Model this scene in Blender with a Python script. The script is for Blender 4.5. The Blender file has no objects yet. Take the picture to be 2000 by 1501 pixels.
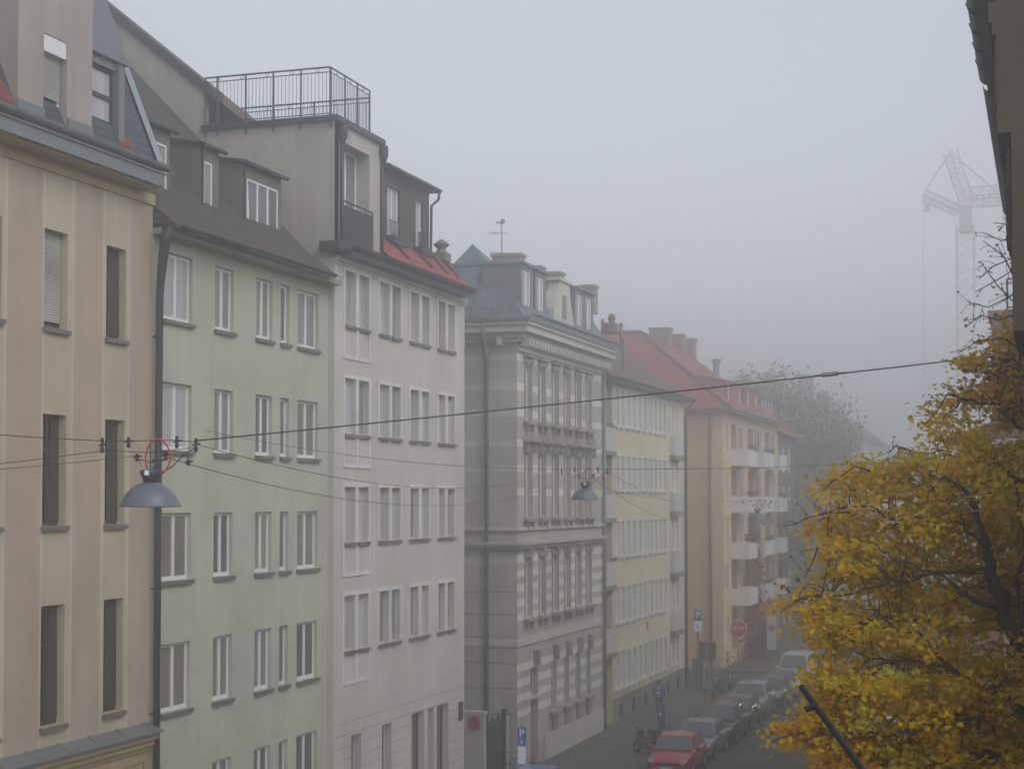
import bpy, math, random
from mathutils import Vector, Matrix
random.seed(7)
PI = math.pi
rad = math.radians
sc = bpy.context.scene
COL = sc.collection

# ------------------------------------------------------------------ camera
CAM_H = 10.75
F_PX, VPX, HZ = 3200.0, 2050.0, 980.0          # focal length, street vanishing point, horizon (in a 2000 px wide frame)
YAW = math.atan((VPX - 1000) / F_PX)
PITCH = rad(1.89)
SHIFT = (HZ - 750.5) - F_PX * math.tan(PITCH)
cam_d = bpy.data.cameras.new('camera')
cam = bpy.data.objects.new('camera', cam_d)
COL.objects.link(cam)
cam.location = (0, 0, CAM_H)
cam.rotation_euler = (PI / 2 + PITCH, 0, YAW)
cam_d.sensor_width = 36
cam_d.lens = F_PX / 2000 * 36
cam_d.shift_y = SHIFT / 2000
cam_d.clip_start = 0.1
cam_d.clip_end = 2000
sc.camera = cam

# ------------------------------------------------------------------ sky, sun, exposure
w = bpy.data.worlds.new('World')
sc.world = w
w.use_nodes = True
nt = w.node_tree
sky = nt.nodes.new('ShaderNodeTexSky')
sky.sky_type = 'NISHITA'
sky.sun_disc = False
sky.sun_elevation = rad(42)
sky.sun_rotation = rad(115)
sky.dust_density = 1.5
sky.air_density = 1.0
hsv = nt.nodes.new('ShaderNodeHueSaturation')      # the overcast: a colourless version of the sky
hsv.inputs['Saturation'].default_value = 0.27
nt.links.new(sky.outputs[0], hsv.inputs['Color'])
bg = nt.nodes['Background']
bg.inputs['Strength'].default_value = 0.15
nt.links.new(hsv.outputs[0], bg.inputs['Color'])
sl = bpy.data.lights.new('sun', 'SUN')
sl.energy = 0.55
sl.angle = rad(40)
sl.color = (1.0, 0.96, 0.91)
so = bpy.data.objects.new('sun', sl)
COL.objects.link(so)
so.rotation_euler = (rad(48), 0, rad(65))
sc.view_settings.view_transform = 'Standard'
sc.view_settings.look = 'None'
sc.view_settings.exposure = 0.38
sc.view_settings.gamma = 1.0
sc.render.engine = 'CYCLES'
cy = sc.cycles
cy.max_bounces = 9
cy.diffuse_bounces = 3
cy.glossy_bounces = 2
cy.transmission_bounces = 2
cy.transparent_max_bounces = 4
cy.volume_bounces = 8
cy.use_denoising = True
cy.sample_clamp_indirect = 4

# ------------------------------------------------------------------ pixel -> place on a real plane
_c, _s, _cp, _sp = math.cos(YAW), math.sin(YAW), math.cos(PITCH), math.sin(PITCH)
R_ = Vector((_c, _s, 0)); Fh = Vector((-_s, _c, 0)); Z_ = Vector((0, 0, 1))
FW = Fh * _cp + Z_ * _sp
UP = Z_ * _cp - Fh * _sp
def ray(px, py):
    return R_ * ((px - 1000) / F_PX) + UP * (-(py - 750.5 - SHIFT) / F_PX) + FW
def atX(px, py, X):
    d = ray(px, py); t = X / d.x
    return Vector((X, d.y * t, CAM_H + d.z * t))
def atY(px, py, Y):
    d = ray(px, py); t = Y / d.y
    return Vector((d.x * t, Y, CAM_H + d.z * t))
def atZ(px, py, z=0):
    d = ray(px, py); t = (z - CAM_H) / d.z
    return Vector((d.x * t, d.y * t, z))
def yx(px, X=-20.0, py=900): return atX(px, py, X).y
def zx(px, py, X=-20.0): return atX(px, py, X).z

# ------------------------------------------------------------------ materials
MATS = {}
def new_mat(name):
    m = bpy.data.materials.new(name); m.use_nodes = True
    return m, m.node_tree, m.node_tree.nodes['Principled BSDF']
def simple(name, col, rough=0.6, metal=0.0, spec=None, emit=None, var=0.12, scale=8.0, coat=0.0):
    if name in MATS: return MATS[name]
    m, t, p = new_mat(name)
    p.inputs['Roughness'].default_value = rough
    p.inputs['Metallic'].default_value = metal
    if coat: p.inputs['Coat Weight'].default_value = coat; p.inputs['Coat Roughness'].default_value = 0.06
    if emit: p.inputs['Emission Color'].default_value = (*emit[:3], 1); p.inputs['Emission Strength'].default_value = emit[3]
    tc = t.nodes.new('ShaderNodeTexCoord')
    n = t.nodes.new('ShaderNodeTexNoise'); n.inputs['Scale'].default_value = scale; n.inputs['Detail'].default_value = 5
    t.links.new(tc.outputs['Object'], n.inputs['Vector'])
    mr = t.nodes.new('ShaderNodeMapRange'); mr.inputs['To Min'].default_value = 1 - var; mr.inputs['To Max'].default_value = 1 + var
    t.links.new(n.outputs['Fac'], mr.inputs['Value'])
    mx = t.nodes.new('ShaderNodeVectorMath'); mx.operation = 'SCALE'
    mx.inputs[0].default_value = col[:3]
    t.links.new(mr.outputs[0], mx.inputs['Scale'])
    t.links.new(mx.outputs[0], p.inputs['Base Color'])
    MATS[name] = m
    return m
def plaster(name, col, var=0.10, stain=0.10, bump=0.25):
    """rendered wall: broad blotches, rain streaks down the face, fine grain"""
    if name in MATS: return MATS[name]
    m, t, p = new_mat(name)
    p.inputs['Roughness'].default_value = 0.92
    tc = t.nodes.new('ShaderNodeTexCoord')
    def noise(scale3, scale, detail):
        mp = t.nodes.new('ShaderNodeMapping'); mp.inputs['Scale'].default_value = scale3
        n = t.nodes.new('ShaderNodeTexNoise'); n.inputs['Scale'].default_value = scale; n.inputs['Detail'].default_value = detail
        t.links.new(tc.outputs['Object'], mp.inputs['Vector']); t.links.new(mp.outputs[0], n.inputs['Vector'])
        return n
    a = noise((1, 1, 1), 0.55, 6); b = noise((3.2, 3.2, 0.22), 1.0, 6); c = noise((1, 1, 1), 60, 3)
    def mr(n, lo, hi, f0=0.3, f1=0.7):
        q = t.nodes.new('ShaderNodeMapRange'); q.inputs['From Min'].default_value = f0; q.inputs['From Max'].default_value = f1
        q.inputs['To Min'].default_value = lo; q.inputs['To Max'].default_value = hi
        t.links.new(n.outputs['Fac'], q.inputs['Value']); return q
    A = mr(a, 1 - var, 1 + var); B = mr(b, 1 - stain, 1 + stain * 0.4); C = mr(c, 0.95, 1.05)
    m1 = t.nodes.new('ShaderNodeMath'); m1.operation = 'MULTIPLY'
    t.links.new(A.outputs[0], m1.inputs[0]); t.links.new(B.outputs[0], m1.inputs[1])
    m2 = t.nodes.new('ShaderNodeMath'); m2.operation = 'MULTIPLY'
    t.links.new(m1.outputs[0], m2.inputs[0]); t.links.new(C.outputs[0], m2.inputs[1])
    mx = t.nodes.new('ShaderNodeVectorMath'); mx.operation = 'SCALE'; mx.inputs[0].default_value = col
    t.links.new(m2.outputs[0], mx.inputs['Scale']); t.links.new(mx.outputs[0], p.inputs['Base Color'])
    bp = t.nodes.new('ShaderNodeBump'); bp.inputs['Strength'].default_value = bump; bp.inputs['Distance'].default_value = 0.01
    t.links.new(c.outputs['Fac'], bp.inputs['Height']); t.links.new(bp.outputs[0], p.inputs['Normal'])
    MATS[name] = m
    return m
def tiled(name, c1, c2, cm, bw=0.24, rh=0.33, rough=0.85, bump=0.6, offset=0.5, coord='UV', mortar=0.02):
    if name in MATS: return MATS[name]
    m, t, p = new_mat(name)
    p.inputs['Roughness'].default_value = rough
    tc = t.nodes.new('ShaderNodeTexCoord')
    br = t.nodes.new('ShaderNodeTexBrick')
    br.inputs['Color1'].default_value = (*c1, 1); br.inputs['Color2'].default_value = (*c2, 1); br.inputs['Mortar'].default_value = (*cm, 1)
    br.inputs['Scale'].default_value = 1; br.inputs['Brick Width'].default_value = bw; br.inputs['Row Height'].default_value = rh
    br.inputs['Mortar Size'].default_value = mortar; br.inputs['Mortar Smooth'].default_value = 0.3; br.offset = offset
    t.links.new(tc.outputs[coord], br.inputs['Vector'])
    n = t.nodes.new('ShaderNodeTexNoise'); n.inputs['Scale'].default_value = 1.3; n.inputs['Detail'].default_value = 7
    t.links.new(tc.outputs['Object'], n.inputs['Vector'])
    mr = t.nodes.new('ShaderNodeMapRange'); mr.inputs['From Min'].default_value = 0.3; mr.inputs['From Max'].default_value = 0.7
    mr.inputs['To Min'].default_value = 0.72; mr.inputs['To Max'].default_value = 1.25
    t.links.new(n.outputs['Fac'], mr.inputs['Value'])
    mx = t.nodes.new('ShaderNodeVectorMath'); mx.operation = 'SCALE'
    t.links.new(br.outputs['Color'], mx.inputs[0]); t.links.new(mr.outputs[0], mx.inputs['Scale'])
    t.links.new(mx.outputs[0], p.inputs['Base Color'])
    bp = t.nodes.new('ShaderNodeBump'); bp.inputs['Strength'].default_value = bump; bp.inputs['Distance'].default_value = 0.03; bp.invert = True
    t.links.new(br.outputs['Fac'], bp.inputs['Height']); t.links.new(bp.outputs[0], p.inputs['Normal'])
    MATS[name] = m
    return m
def glass(name, col, rough=0.12):
    """window pane with what hangs behind it: soft vertical folds under a clear reflecting coat"""
    if name in MATS: return MATS[name]
    m, t, p = new_mat(name)
    p.inputs['Roughness'].default_value = 0.6
    p.inputs['Coat Weight'].default_value = 1.0; p.inputs['Coat Roughness'].default_value = rough
    tc = t.nodes.new('ShaderNodeTexCoord')
    mp = t.nodes.new('ShaderNodeMapping'); mp.inputs['Scale'].default_value = (1, 14, 0.5)
    n = t.nodes.new('ShaderNodeTexNoise'); n.inputs['Scale'].default_value = 1.0; n.inputs['Detail'].default_value = 3
    oi = t.nodes.new('ShaderNodeObjectInfo')
    ad = t.nodes.new('ShaderNodeVectorMath'); ad.operation = 'ADD'
    ml = t.nodes.new('ShaderNodeMath'); ml.operation = 'MULTIPLY'; ml.inputs[1].default_value = 37
    t.links.new(oi.outputs['Random'], ml.inputs[0])
    t.links.new(tc.outputs['Object'], mp.inputs['Vector']); t.links.new(mp.outputs[0], ad.inputs[0]); t.links.new(ml.outputs[0], ad.inputs[1])
    t.links.new(ad.outputs[0], n.inputs['Vector'])
    mr = t.nodes.new('ShaderNodeMapRange'); mr.inputs['To Min'].default_value = 0.55; mr.inputs['To Max'].default_value = 1.45
    t.links.new(n.outputs['Fac'], mr.inputs['Value'])
    mr2 = t.nodes.new('ShaderNodeMapRange'); mr2.inputs['To Min'].default_value = 0.75; mr2.inputs['To Max'].default_value = 1.2
    t.links.new(oi.outputs['Random'], mr2.inputs['Value'])
    mm = t.nodes.new('ShaderNodeMath'); mm.operation = 'MULTIPLY'
    t.links.new(mr.outputs[0], mm.inputs[0]); t.links.new(mr2.outputs[0], mm.inputs[1])
    mx = t.nodes.new('ShaderNodeVectorMath'); mx.operation = 'SCALE'; mx.inputs[0].default_value = col
    t.links.new(mm.outputs[0], mx.inputs['Scale']); t.links.new(mx.outputs[0], p.inputs['Base Color'])
    MATS[name] = m
    return m

M_PEACH = plaster('peach stripe render', (0.42, 0.335, 0.265))
M_CREAM = plaster('cream stripe render', (0.46, 0.415, 0.305))
M_CREAML = plaster('pale border render', (0.51, 0.465, 0.365))
M_OCHRE = plaster('ochre cornice', (0.42, 0.33, 0.20))
M_GREEN = plaster('pale green render', (0.455, 0.470, 0.375))
M_GREEND = plaster('grey green cladding', (0.14, 0.15, 0.12), 0.15)
M_PINK = plaster('rose grey render', (0.545, 0.505, 0.475))
M_PINKL = plaster('white surround render', (0.66, 0.64, 0.62))
M_ATTIC = plaster('grey beige render', (0.44, 0.405, 0.37), 0.12, 0.14)
M_GREY = plaster('weathered stone grey', (0.42, 0.395, 0.355), 0.14, 0.14)
M_GREYL = plaster('pale band stone', (0.53, 0.505, 0.455), 0.10)
M_YELLOW = plaster('yellow render', (0.62, 0.56, 0.38))
M_PCH2 = plaster('apricot render', (0.60, 0.41, 0.22))
M_PCH3 = plaster('light apricot render', (0.66, 0.50, 0.29))
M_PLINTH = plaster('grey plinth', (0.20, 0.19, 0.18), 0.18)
M_WHITE = simple('white paint', (0.72, 0.72, 0.74), 0.45, var=0.05)
M_OFFW = simple('off white panel', (0.50, 0.50, 0.51), 0.6, var=0.06)
M_ZINC = simple('weathered zinc', (0.17, 0.19, 0.21), 0.45, 0.3, var=0.2, scale=2)
M_ZINCL = simple('pale zinc', (0.30, 0.34, 0.37), 0.42, 0.3, var=0.15, scale=2)
M_GUT = simple('dark gutter metal', (0.045, 0.043, 0.045), 0.5, 0.3, var=0.25, scale=3)
M_IRON = simple('dark iron', (0.03, 0.03, 0.033), 0.5, 0.3)
M_BRNW = simple('dark brown wood', (0.045, 0.032, 0.026), 0.55, var=0.25)
M_SILL = simple('sill metal', (0.16, 0.15, 0.145), 0.5, 0.1, var=0.2)
M_WIRE = simple('steel cable', (0.06, 0.06, 0.065), 0.4, 0.5)
M_SLATE = tiled('blue slate', (0.055, 0.075, 0.09), (0.075, 0.09, 0.105), (0.03, 0.035, 0.045), 0.3, 0.2)
M_TRED = tiled('red roof tile', (0.36, 0.075, 0.062), (0.26, 0.052, 0.045), (0.10, 0.025, 0.02))
M_TBRN = tiled('brown roof tile', (0.085, 0.068, 0.06), (0.06, 0.05, 0.046), (0.025, 0.02, 0.02), 0.22, 0.3)
M_TBRN2 = tiled('faded brown tile', (0.15, 0.085, 0.07), (0.11, 0.07, 0.06), (0.04, 0.03, 0.03), 0.24, 0.33)
M_STAND = tiled('standing seam sheet', (0.10, 0.14, 0.155), (0.12, 0.15, 0.17), (0.05, 0.07, 0.08), 0.55, 9.0, 0.5, 0.8, 0.0)
M_BRICK = tiled('chimney brick', (0.22, 0.09, 0.06), (0.17, 0.07, 0.05), (0.2, 0.17, 0.14), 0.25, 0.08)
G_DARK = glass('dark pane', (0.014, 0.012, 0.012))
G_DARK.node_tree.nodes['Principled BSDF'].inputs['Coat Weight'].default_value = .5
G_GREY = glass('net curtain pane', (0.20, 0.21, 0.22))
G_BEIGE = glass('beige blind pane', (0.22, 0.20, 0.165))
G_PALE = glass('pale curtain pane', (0.42, 0.43, 0.46))
G_MID = glass('dim pane', (0.09, 0.095, 0.105))
M_SHUT = tiled('roller shutter slats', (0.52, 0.52, 0.52), (0.49, 0.49, 0.50), (0.25, 0.25, 0.25), 9, 0.055, 0.5, 0.8, 0)

# ------------------------------------------------------------------ mesh builder
class MB:
    def __init__(s): s.v = []; s.f = []; s.m = []; s.uv = []
    def add(s, pts, faces, mi=0, uv=None):
        b = len(s.v); s.v += [tuple(p) for p in pts]
        for k, f in enumerate(faces):
            s.f.append([b + i for i in f]); s.m.append(mi); s.uv.append(uv[k] if uv else None)
    def quad(s, a, b, c, d, mi=0, uv=True):
        a, b, c, d = map(Vector, (a, b, c, d))
        if uv:
            U = (b - a).normalized() if (b - a).length > 1e-6 else Vector((1, 0, 0))
            n = U.cross(d - a)
            V = n.cross(U).normalized() if n.length > 1e-9 else Vector((0, 0, 1))
            q = [((p - a).dot(U), (p - a).dot(V)) for p in (a, b, c, d)]
            s.add((a, b, c, d), [(0, 1, 2, 3)], mi, [q])
        else: s.add((a, b, c, d), [(0, 1, 2, 3)], mi)
    def tri(s, a, b, c, mi=0):
        a, b, c = map(Vector, (a, b, c)); U = (b - a).normalized(); V = U.cross(c - a).cross(U).normalized()
        s.add((a, b, c), [(0, 1, 2)], mi, [[((p - a).dot(U), (p - a).dot(V)) for p in (a, b, c)]])
    def box(s, x0, x1, y0, y1, z0, z1, mi=0):
        P = [Vector((x, y, z)) for x in (x0, x1) for y in (y0, y1) for z in (z0, z1)]
        for f in ((0, 1, 3, 2), (5, 4, 6, 7), (4, 0, 2, 6)[::-1], (1, 5, 7, 3)[::-1], (4, 5, 1, 0)[::-1], (2, 3, 7, 6)[::-1]):
            s.quad(*[P[i] for i in f], mi)
    def poly(s, pts, mi=0): s.add(pts, [tuple(range(len(pts)))], mi)
    def prism(s, pts, d, mi=0):
        """polygon pts swept by vector d"""
        d = Vector(d); A = [Vector(p) for p in pts]; B = [p + d for p in A]; n = len(A)
        s.poly(A, mi); s.poly(B[::-1], mi)
        for i in range(n): s.quad(A[i], B[i], B[(i + 1) % n], A[(i + 1) % n], mi)
    def tube(s, path, r, n=6, mi=0, closed=False):
        P = [Vector(p) for p in path]; k = len(P)
        rs = r if isinstance(r, (list, tuple)) else [r] * k
        rings = []; ref = None
        for i in range(k):
            if closed: t = (P[(i + 1) % k] - P[i - 1])
            else: t = (P[min(i + 1, k - 1)] - P[max(i - 1, 0)])
            t.normalize()
            if ref is None:
                ref = Vector((0, 0, 1)) if abs(t.z) < 0.9 else Vector((1, 0, 0))
            a = ref - t * ref.dot(t)
            if a.length < 1e-4: a = t.orthogonal()
            a.normalize(); ref = a; b = t.cross(a)
            rings.append([P[i] + (a * math.cos(2 * PI * j / n) + b * math.sin(2 * PI * j / n)) * rs[i] for j in range(n)])
        base = len(s.v)
        for rg in rings: s.v += [tuple(q) for q in rg]
        for i in range(k if closed else k - 1):
            i2 = (i + 1) % k
            for j in range(n):
                s.f.append([base + i * n + j, base + i * n + (j + 1) % n, base + i2 * n + (j + 1) % n, base + i2 * n + j]); s.m.append(mi); s.uv.append(None)
        if not closed:
            s.f.append([base + j for j in range(n)][::-1]); s.m.append(mi); s.uv.append(None)
            s.f.append([base + (k - 1) * n + j for j in range(n)]); s.m.append(mi); s.uv.append(None)
    def lathe(s, prof, n=20, c=(0, 0, 0), axis='z', mi=0):
        c = Vector(c); base = len(s.v)
        for (r, h) in prof:
            for j in range(n):
                a = 2 * PI * j / n
                q = (r * math.cos(a), r * math.sin(a), h)
                if axis == 'x': q = (q[2], q[0], q[1])
                if axis == 'y': q = (q[0], q[2], q[1])
                s.v.append(tuple(c + Vector(q)))
        for i in range(len(prof) - 1):
            for j in range(n):
                s.f.append([base + i * n + j, base + i * n + (j + 1) % n, base + (i + 1) * n + (j + 1) % n, base + (i + 1) * n + j]); s.m.append(mi); s.uv.append(None)
    def mesh(s, name, mats, off=(0, 0, 0), smooth=False):
        me = bpy.data.meshes.new(name)
        o = Vector(off)
        me.from_pydata([tuple(Vector(p) - o) for p in s.v], [], s.f)
        for m in (mats if isinstance(mats, (list, tuple)) else [mats]): me.materials.append(m)
        me.polygons.foreach_set('material_index', s.m)
        if any(u for u in s.uv):
            ul = me.uv_layers.new(name='UVMap')
            for p, u in zip(me.polygons, s.uv):
                if u:
                    for li, q in zip(p.loop_indices, u): ul.data[li].uv = q
        if smooth: me.polygons.foreach_set('use_smooth', [True] * len(me.polygons))
        me.update()
        return me

def wloc(o):
    v = Vector((0, 0, 0))
    while o is not None: v = v + Vector(o.location); o = o.parent
    return v
def props(o, label=None, cat=None, group=None, kind=None):
    if label: o['label'] = label
    if cat: o['category'] = cat
    if group: o['group'] = group
    if kind: o['kind'] = kind
    return o
def thing(name, label, cat, loc=(0, 0, 0), group=None, rz=0):
    o = bpy.data.objects.new(name, None); COL.objects.link(o)
    o.empty_display_size = 0.3; o.location = loc; o.rotation_euler = (0, 0, rz)
    return props(o, label, cat, group)
def part(mb, name, mats, parent=None, smooth=False):
    """mesh given in world coordinates, hung under an unrotated parent"""
    off = wloc(parent) if parent else (0, 0, 0)
    o = bpy.data.objects.new(name, mb.mesh(name, mats, off, smooth)); COL.objects.link(o)
    if parent: o.parent = parent
    return o
def lpart(mb, name, mats, parent, loc=(0, 0, 0), rz=0, smooth=False):
    """mesh given in the parent's own coordinates"""
    me = mb if isinstance(mb, bpy.types.Mesh) else mb.mesh(name, mats, (0, 0, 0), smooth)
    o = bpy.data.objects.new(name, me); COL.objects.link(o)
    o.parent = parent; o.location = loc; o.rotation_euler = (0, 0, rz)
    return o
def single(mb, name, mats, label, cat, loc=(0, 0, 0), group=None, smooth=False):
    o = bpy.data.objects.new(name, mb.mesh(name, mats, loc, smooth)); COL.objects.link(o); o.location = loc
    return props(o, label, cat, group)
def struct(mb, name, mats):
    o = bpy.data.objects.new(name, mb.mesh(name, mats)); COL.objects.link(o); o['kind'] = 'structure'
    return o

# a wall frame: O + u*U + n*N + z ; U = horizontal direction, N = outward normal
class Frame:
    def __init__(s, O, U, N): s.O = Vector(O); s.U = Vector(U); s.N = Vector(N)
    def p(s, u, z, n=0.0): return s.O + s.U * u + s.N * n + Vector((0, 0, z))
def FX(X): return Frame((X, 0, 0), (0, 1, 0), (1, 0, 0))         # facade on the left of the street, faces +x
def FY(Y): return Frame((0, Y, 0), (1, 0, 0), (0, -1, 0))        # wall that faces the camera
def wall(mb, fr, u0, u1, z0, z1, ops, d=0.15, mat=None, extra_u=(), extra_z=(), rmat=0):
    """sheet with real openings: ops = (ua, ub, za, zb[, depth])"""
    us = sorted(set([u0, u1] + [q for o in ops for q in o[:2]] + [q for q in extra_u if u0 < q < u1]))
    zs = sorted(set([z0, z1] + [q for o in ops for q in o[2:4]] + [q for q in extra_z if z0 < q < z1]))
    us = [q for q in us if u0 - 1e-6 <= q <= u1 + 1e-6]; zs = [q for q in zs if z0 - 1e-6 <= q <= z1 + 1e-6]
    for i in range(len(us) - 1):
        for j in range(len(zs) - 1):
            uc = (us[i] + us[i + 1]) / 2; zc = (zs[j] + zs[j + 1]) / 2
            if any(o[0] < uc < o[1] and o[2] < zc < o[3] for o in ops): continue
            mi = mat(uc, zc) if mat else 0
            mb.quad(fr.p(us[i], zs[j]), fr.p(us[i + 1], zs[j]), fr.p(us[i + 1], zs[j + 1]), fr.p(us[i], zs[j + 1]), mi)
    for o in ops:
        a, b, c, e = o[:4]; dd = -(o[4] if len(o) > 4 else d)
        mb.quad(fr.p(a, c), fr.p(a, c, dd), fr.p(a, e, dd), fr.p(a, e), rmat)
        mb.quad(fr.p(b, c), fr.p(b, e), fr.p(b, e, dd), fr.p(b, c, dd), rmat)
        mb.quad(fr.p(a, e), fr.p(b, e), fr.p(b, e, dd), fr.p(a, e, dd), rmat)
        mb.quad(fr.p(a, c), fr.p(b, c), fr.p(b, c, dd), fr.p(a, c, dd), rmat)
def fbox(mb, fr, u0, u1, z0, z1, n0, n1, mi=0):
    P = [fr.p(u, z, n) for u in (u0, u1) for z in (z0, z1) for n in (n0, n1)]
    for f in ((0, 1, 3, 2), (5, 4, 6, 7), (6, 2, 0, 4), (3, 7, 5, 1), (0, 1, 5, 4), (7, 3, 2, 6)):
        mb.quad(*[P[i] for i in f], mi)
_WM = {}
def window(fr, ua, ub, za, zb, parent, gmat, fmat=None, depth=0.12, mull=(0.5,), trans=(), fw=0.055, sill=None, name='window', ft=0.05, tilt=False):
    """frame (part) > pane, sill (sub-parts), set back in its opening"""
    fmat = fmat or M_WHITE
    W, H = ub - ua, zb - za
    key = (round(W, 2), round(H, 2), mull, trans, fw, fmat.name, gmat.name, sill and sill.name, round(fr.N.x, 1), round(fr.N.y, 1), tilt)
    U, N = fr.U, fr.N
    lf = Frame((0, 0, 0), U, N)
    if key not in _WM:
        f = MB(); g = MB(); s_ = MB()
        a, b = -W / 2 + 0.004, W / 2 - 0.004; c, d = 0.004, H - 0.004
        fbox(f, lf, a, a + fw, c, d, 0, ft); fbox(f, lf, b - fw, b, c, d, 0, ft)
        fbox(f, lf, a + fw, b - fw, c, c + fw * 1.3, 0, ft); fbox(f, lf, a + fw, b - fw, d - fw, d, 0, ft)
        for mu in mull:
            x = a + (b - a) * mu; fbox(f, lf, x - fw * 0.75, x + fw * 0.75, c + fw * 1.3, d - fw, 0.002, ft + 0.008)
        for tr in trans:
            z = c + (d - c) * tr; fbox(f, lf, a + fw, b - fw, z - fw * 0.6, z + fw * 0.6, 0.004, ft + 0.014)
        xs = [a + fw] + [a + (b - a) * mu for mu in mull] + [b - fw]
        for x0, x1 in zip(xs[:-1], xs[1:]):
            g.quad(lf.p(x0, c + fw, ft * 0.4), lf.p(x1, c + fw, ft * 0.4), lf.p(x1, d - fw, ft * 0.4), lf.p(x0, d - fw, ft * 0.4))
        g.quad(lf.p(a, c, -0.01), lf.p(b, c, -0.01), lf.p(b, d, -0.01), lf.p(a, d, -0.01))
        if tilt:      # casement leaf tilted inwards at its head: shown as a leaf leaning into the room
            x0, x1 = xs[0], xs[1]
            P = [lf.p(x0, c + fw, ft + 0.02), lf.p(x1, c + fw, ft + 0.02), lf.p(x1, d - fw, ft + 0.02), lf.p(x0, d - fw, ft + 0.02)]
            f.tube([lf.p(x0 + .02, c + fw, ft + .015), lf.p(x0 + .03, d - fw, -0.0 + .01)], 0.022, 4)
        mf = f.mesh('window_frame', fmat); mg = g.mesh('pane', gmat)
        ms = None
        if sill:
            fbox(s_, lf, -W / 2 - 0.05, W / 2 + 0.05, -0.06, -0.003, -0.02, depth + 0.09)
            fbox(s_, lf, -W / 2 - 0.05, W / 2 + 0.05, -0.10, -0.062, depth + 0.05, depth + 0.088)
            ms = s_.mesh('sill', sill)
        _WM[key] = (mf, mg, ms)
    mf, mg, ms = _WM[key]
    o = bpy.data.objects.new(name, mf); COL.objects.link(o); o.parent = parent
    o.location = fr.p((ua + ub) / 2, za, -depth) - wloc(parent)
    g = bpy.data.objects.new('pane', mg); COL.objects.link(g); g.parent = o
    if ms:
        s2 = bpy.data.objects.new('sill', ms); COL.objects.link(s2); s2.parent = o
    return o
def gutter(mb, fr, u0, u1, z, n, r=0.08, mi=0):
    """half-round gutter hung along an eave"""
    k = 8
    prof = [(n + r * math.cos(PI + PI * i / k), z + r * math.sin(PI + PI * i / k)) for i in range(k + 1)]
    prof2 = [(n + (r - .012) * math.cos(PI + PI * i / k), z + (r - .012) * math.sin(PI + PI * i / k)) for i in range(k + 1)][::-1]
    pp = prof + prof2
    mb.prism([fr.p(u0, q[1], q[0]) for q in pp], fr.U * (u1 - u0), mi)
def shell(mb, x0, x1, y0, y1, z0, z1, faces='LBT', mi=0):
    """hidden sides that close a building: L=-x side, N=near(-y), B=far(+y), T=top"""
    if 'L' in faces: mb.quad((x0, y0, z0), (x0, y0, z1), (x0, y1, z1), (x0, y1, z0), mi)
    if 'N' in faces: mb.quad((x0, y0, z0), (x1, y0, z0), (x1, y0, z1), (x0, y0, z1), mi)
    if 'B' in faces: mb.quad((x0, y1, z0), (x0, y1, z1), (x1, y1, z1), (x1, y1, z0), mi)
    if 'T' in faces: mb.quad((x0, y0, z1), (x1, y0, z1), (x1, y1, z1), (x0, y1, z1), mi)

# ================================================================== GROUND
ROAD_L, ROAD_R = -15.25, -5.1
CR0, CR1 = 93.6, 103.2          # side street
def ground():
    g = MB(); g.quad((-235, -24, 0), (185, -24, 0), (185, 470, 0), (-235, 470, 0))
    m, t, p = new_mat('asphalt'); p.inputs['Roughness'].default_value = 0.82
    tc = t.nodes.new('ShaderNodeTexCoord')
    a = t.nodes.new('ShaderNodeTexNoise'); a.inputs['Scale'].default_value = 0.25; a.inputs['Detail'].default_value = 8
    b = t.nodes.new('ShaderNodeTexNoise'); b.inputs['Scale'].default_value = 40; b.inputs['Detail'].default_value = 3
    t.links.new(tc.outputs['Object'], a.inputs['Vector']); t.links.new(tc.outputs['Object'], b.inputs['Vector'])
    ad = t.nodes.new('ShaderNodeMath'); ad.operation = 'ADD'
    t.links.new(a.outputs['Fac'], ad.inputs[0]); t.links.new(b.outputs['Fac'], ad.inputs[1])
    cr = t.nodes.new('ShaderNodeValToRGB')
    cr.color_ramp.elements[0].position = 0.35; cr.color_ramp.elements[0].color = (0.035, 0.035, 0.038, 1)
    cr.color_ramp.elements[1].position = 0.68; cr.color_ramp.elements[1].color = (0.070, 0.069, 0.070, 1)
    mh = t.nodes.new('ShaderNodeMath'); mh.operation = 'MULTIPLY'; mh.inputs[1].default_value = 0.5
    t.links.new(ad.outputs[0], mh.inputs[0]); t.links.new(mh.outputs[0], cr.inputs[0]); t.links.new(cr.outputs[0], p.inputs['Base Color'])
    struct(g, 'ground', m)
    pave = tiled('pavement slabs', (0.125, 0.12, 0.115), (0.105, 0.10, 0.097), (0.06, 0.06, 0.06), 0.5, 0.5, 0.9, 0.3, 0.5, 'UV', 0.012)
    kerb = simple('granite kerb', (0.17, 0.165, 0.16), 0.8, var=0.25, scale=3)
    for nm, x0, x1, y0, y1 in (('pavement', -40, ROAD_L - .12, -20, CR0), ('pavement', -40, ROAD_L - .12, CR1, 300),
                               ('pavement', ROAD_R + .12, 20, -20, 300)):
        s_ = MB(); s_.quad((x0, y0, .12), (x1, y0, .12), (x1, y1, .12), (x0, y1, .12))
        s_.quad((x0, y0, 0), (x1, y0, 0), (x1, y0, .12), (x0, y0, .12)); s_.quad((x1, y1, 0), (x0, y1, 0), (x0, y1, .12), (x1, y1, .12))
        struct(s_, nm, pave)
        k = MB()
        if x0 < -30: k.box(x1, x1 + .12, y0, y1, -0.02, .125)
        else: k.box(x0 - .12, x0, y0, y1, -0.02, .125)
        struct(k, 'kerb', kerb)
ground()

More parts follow.
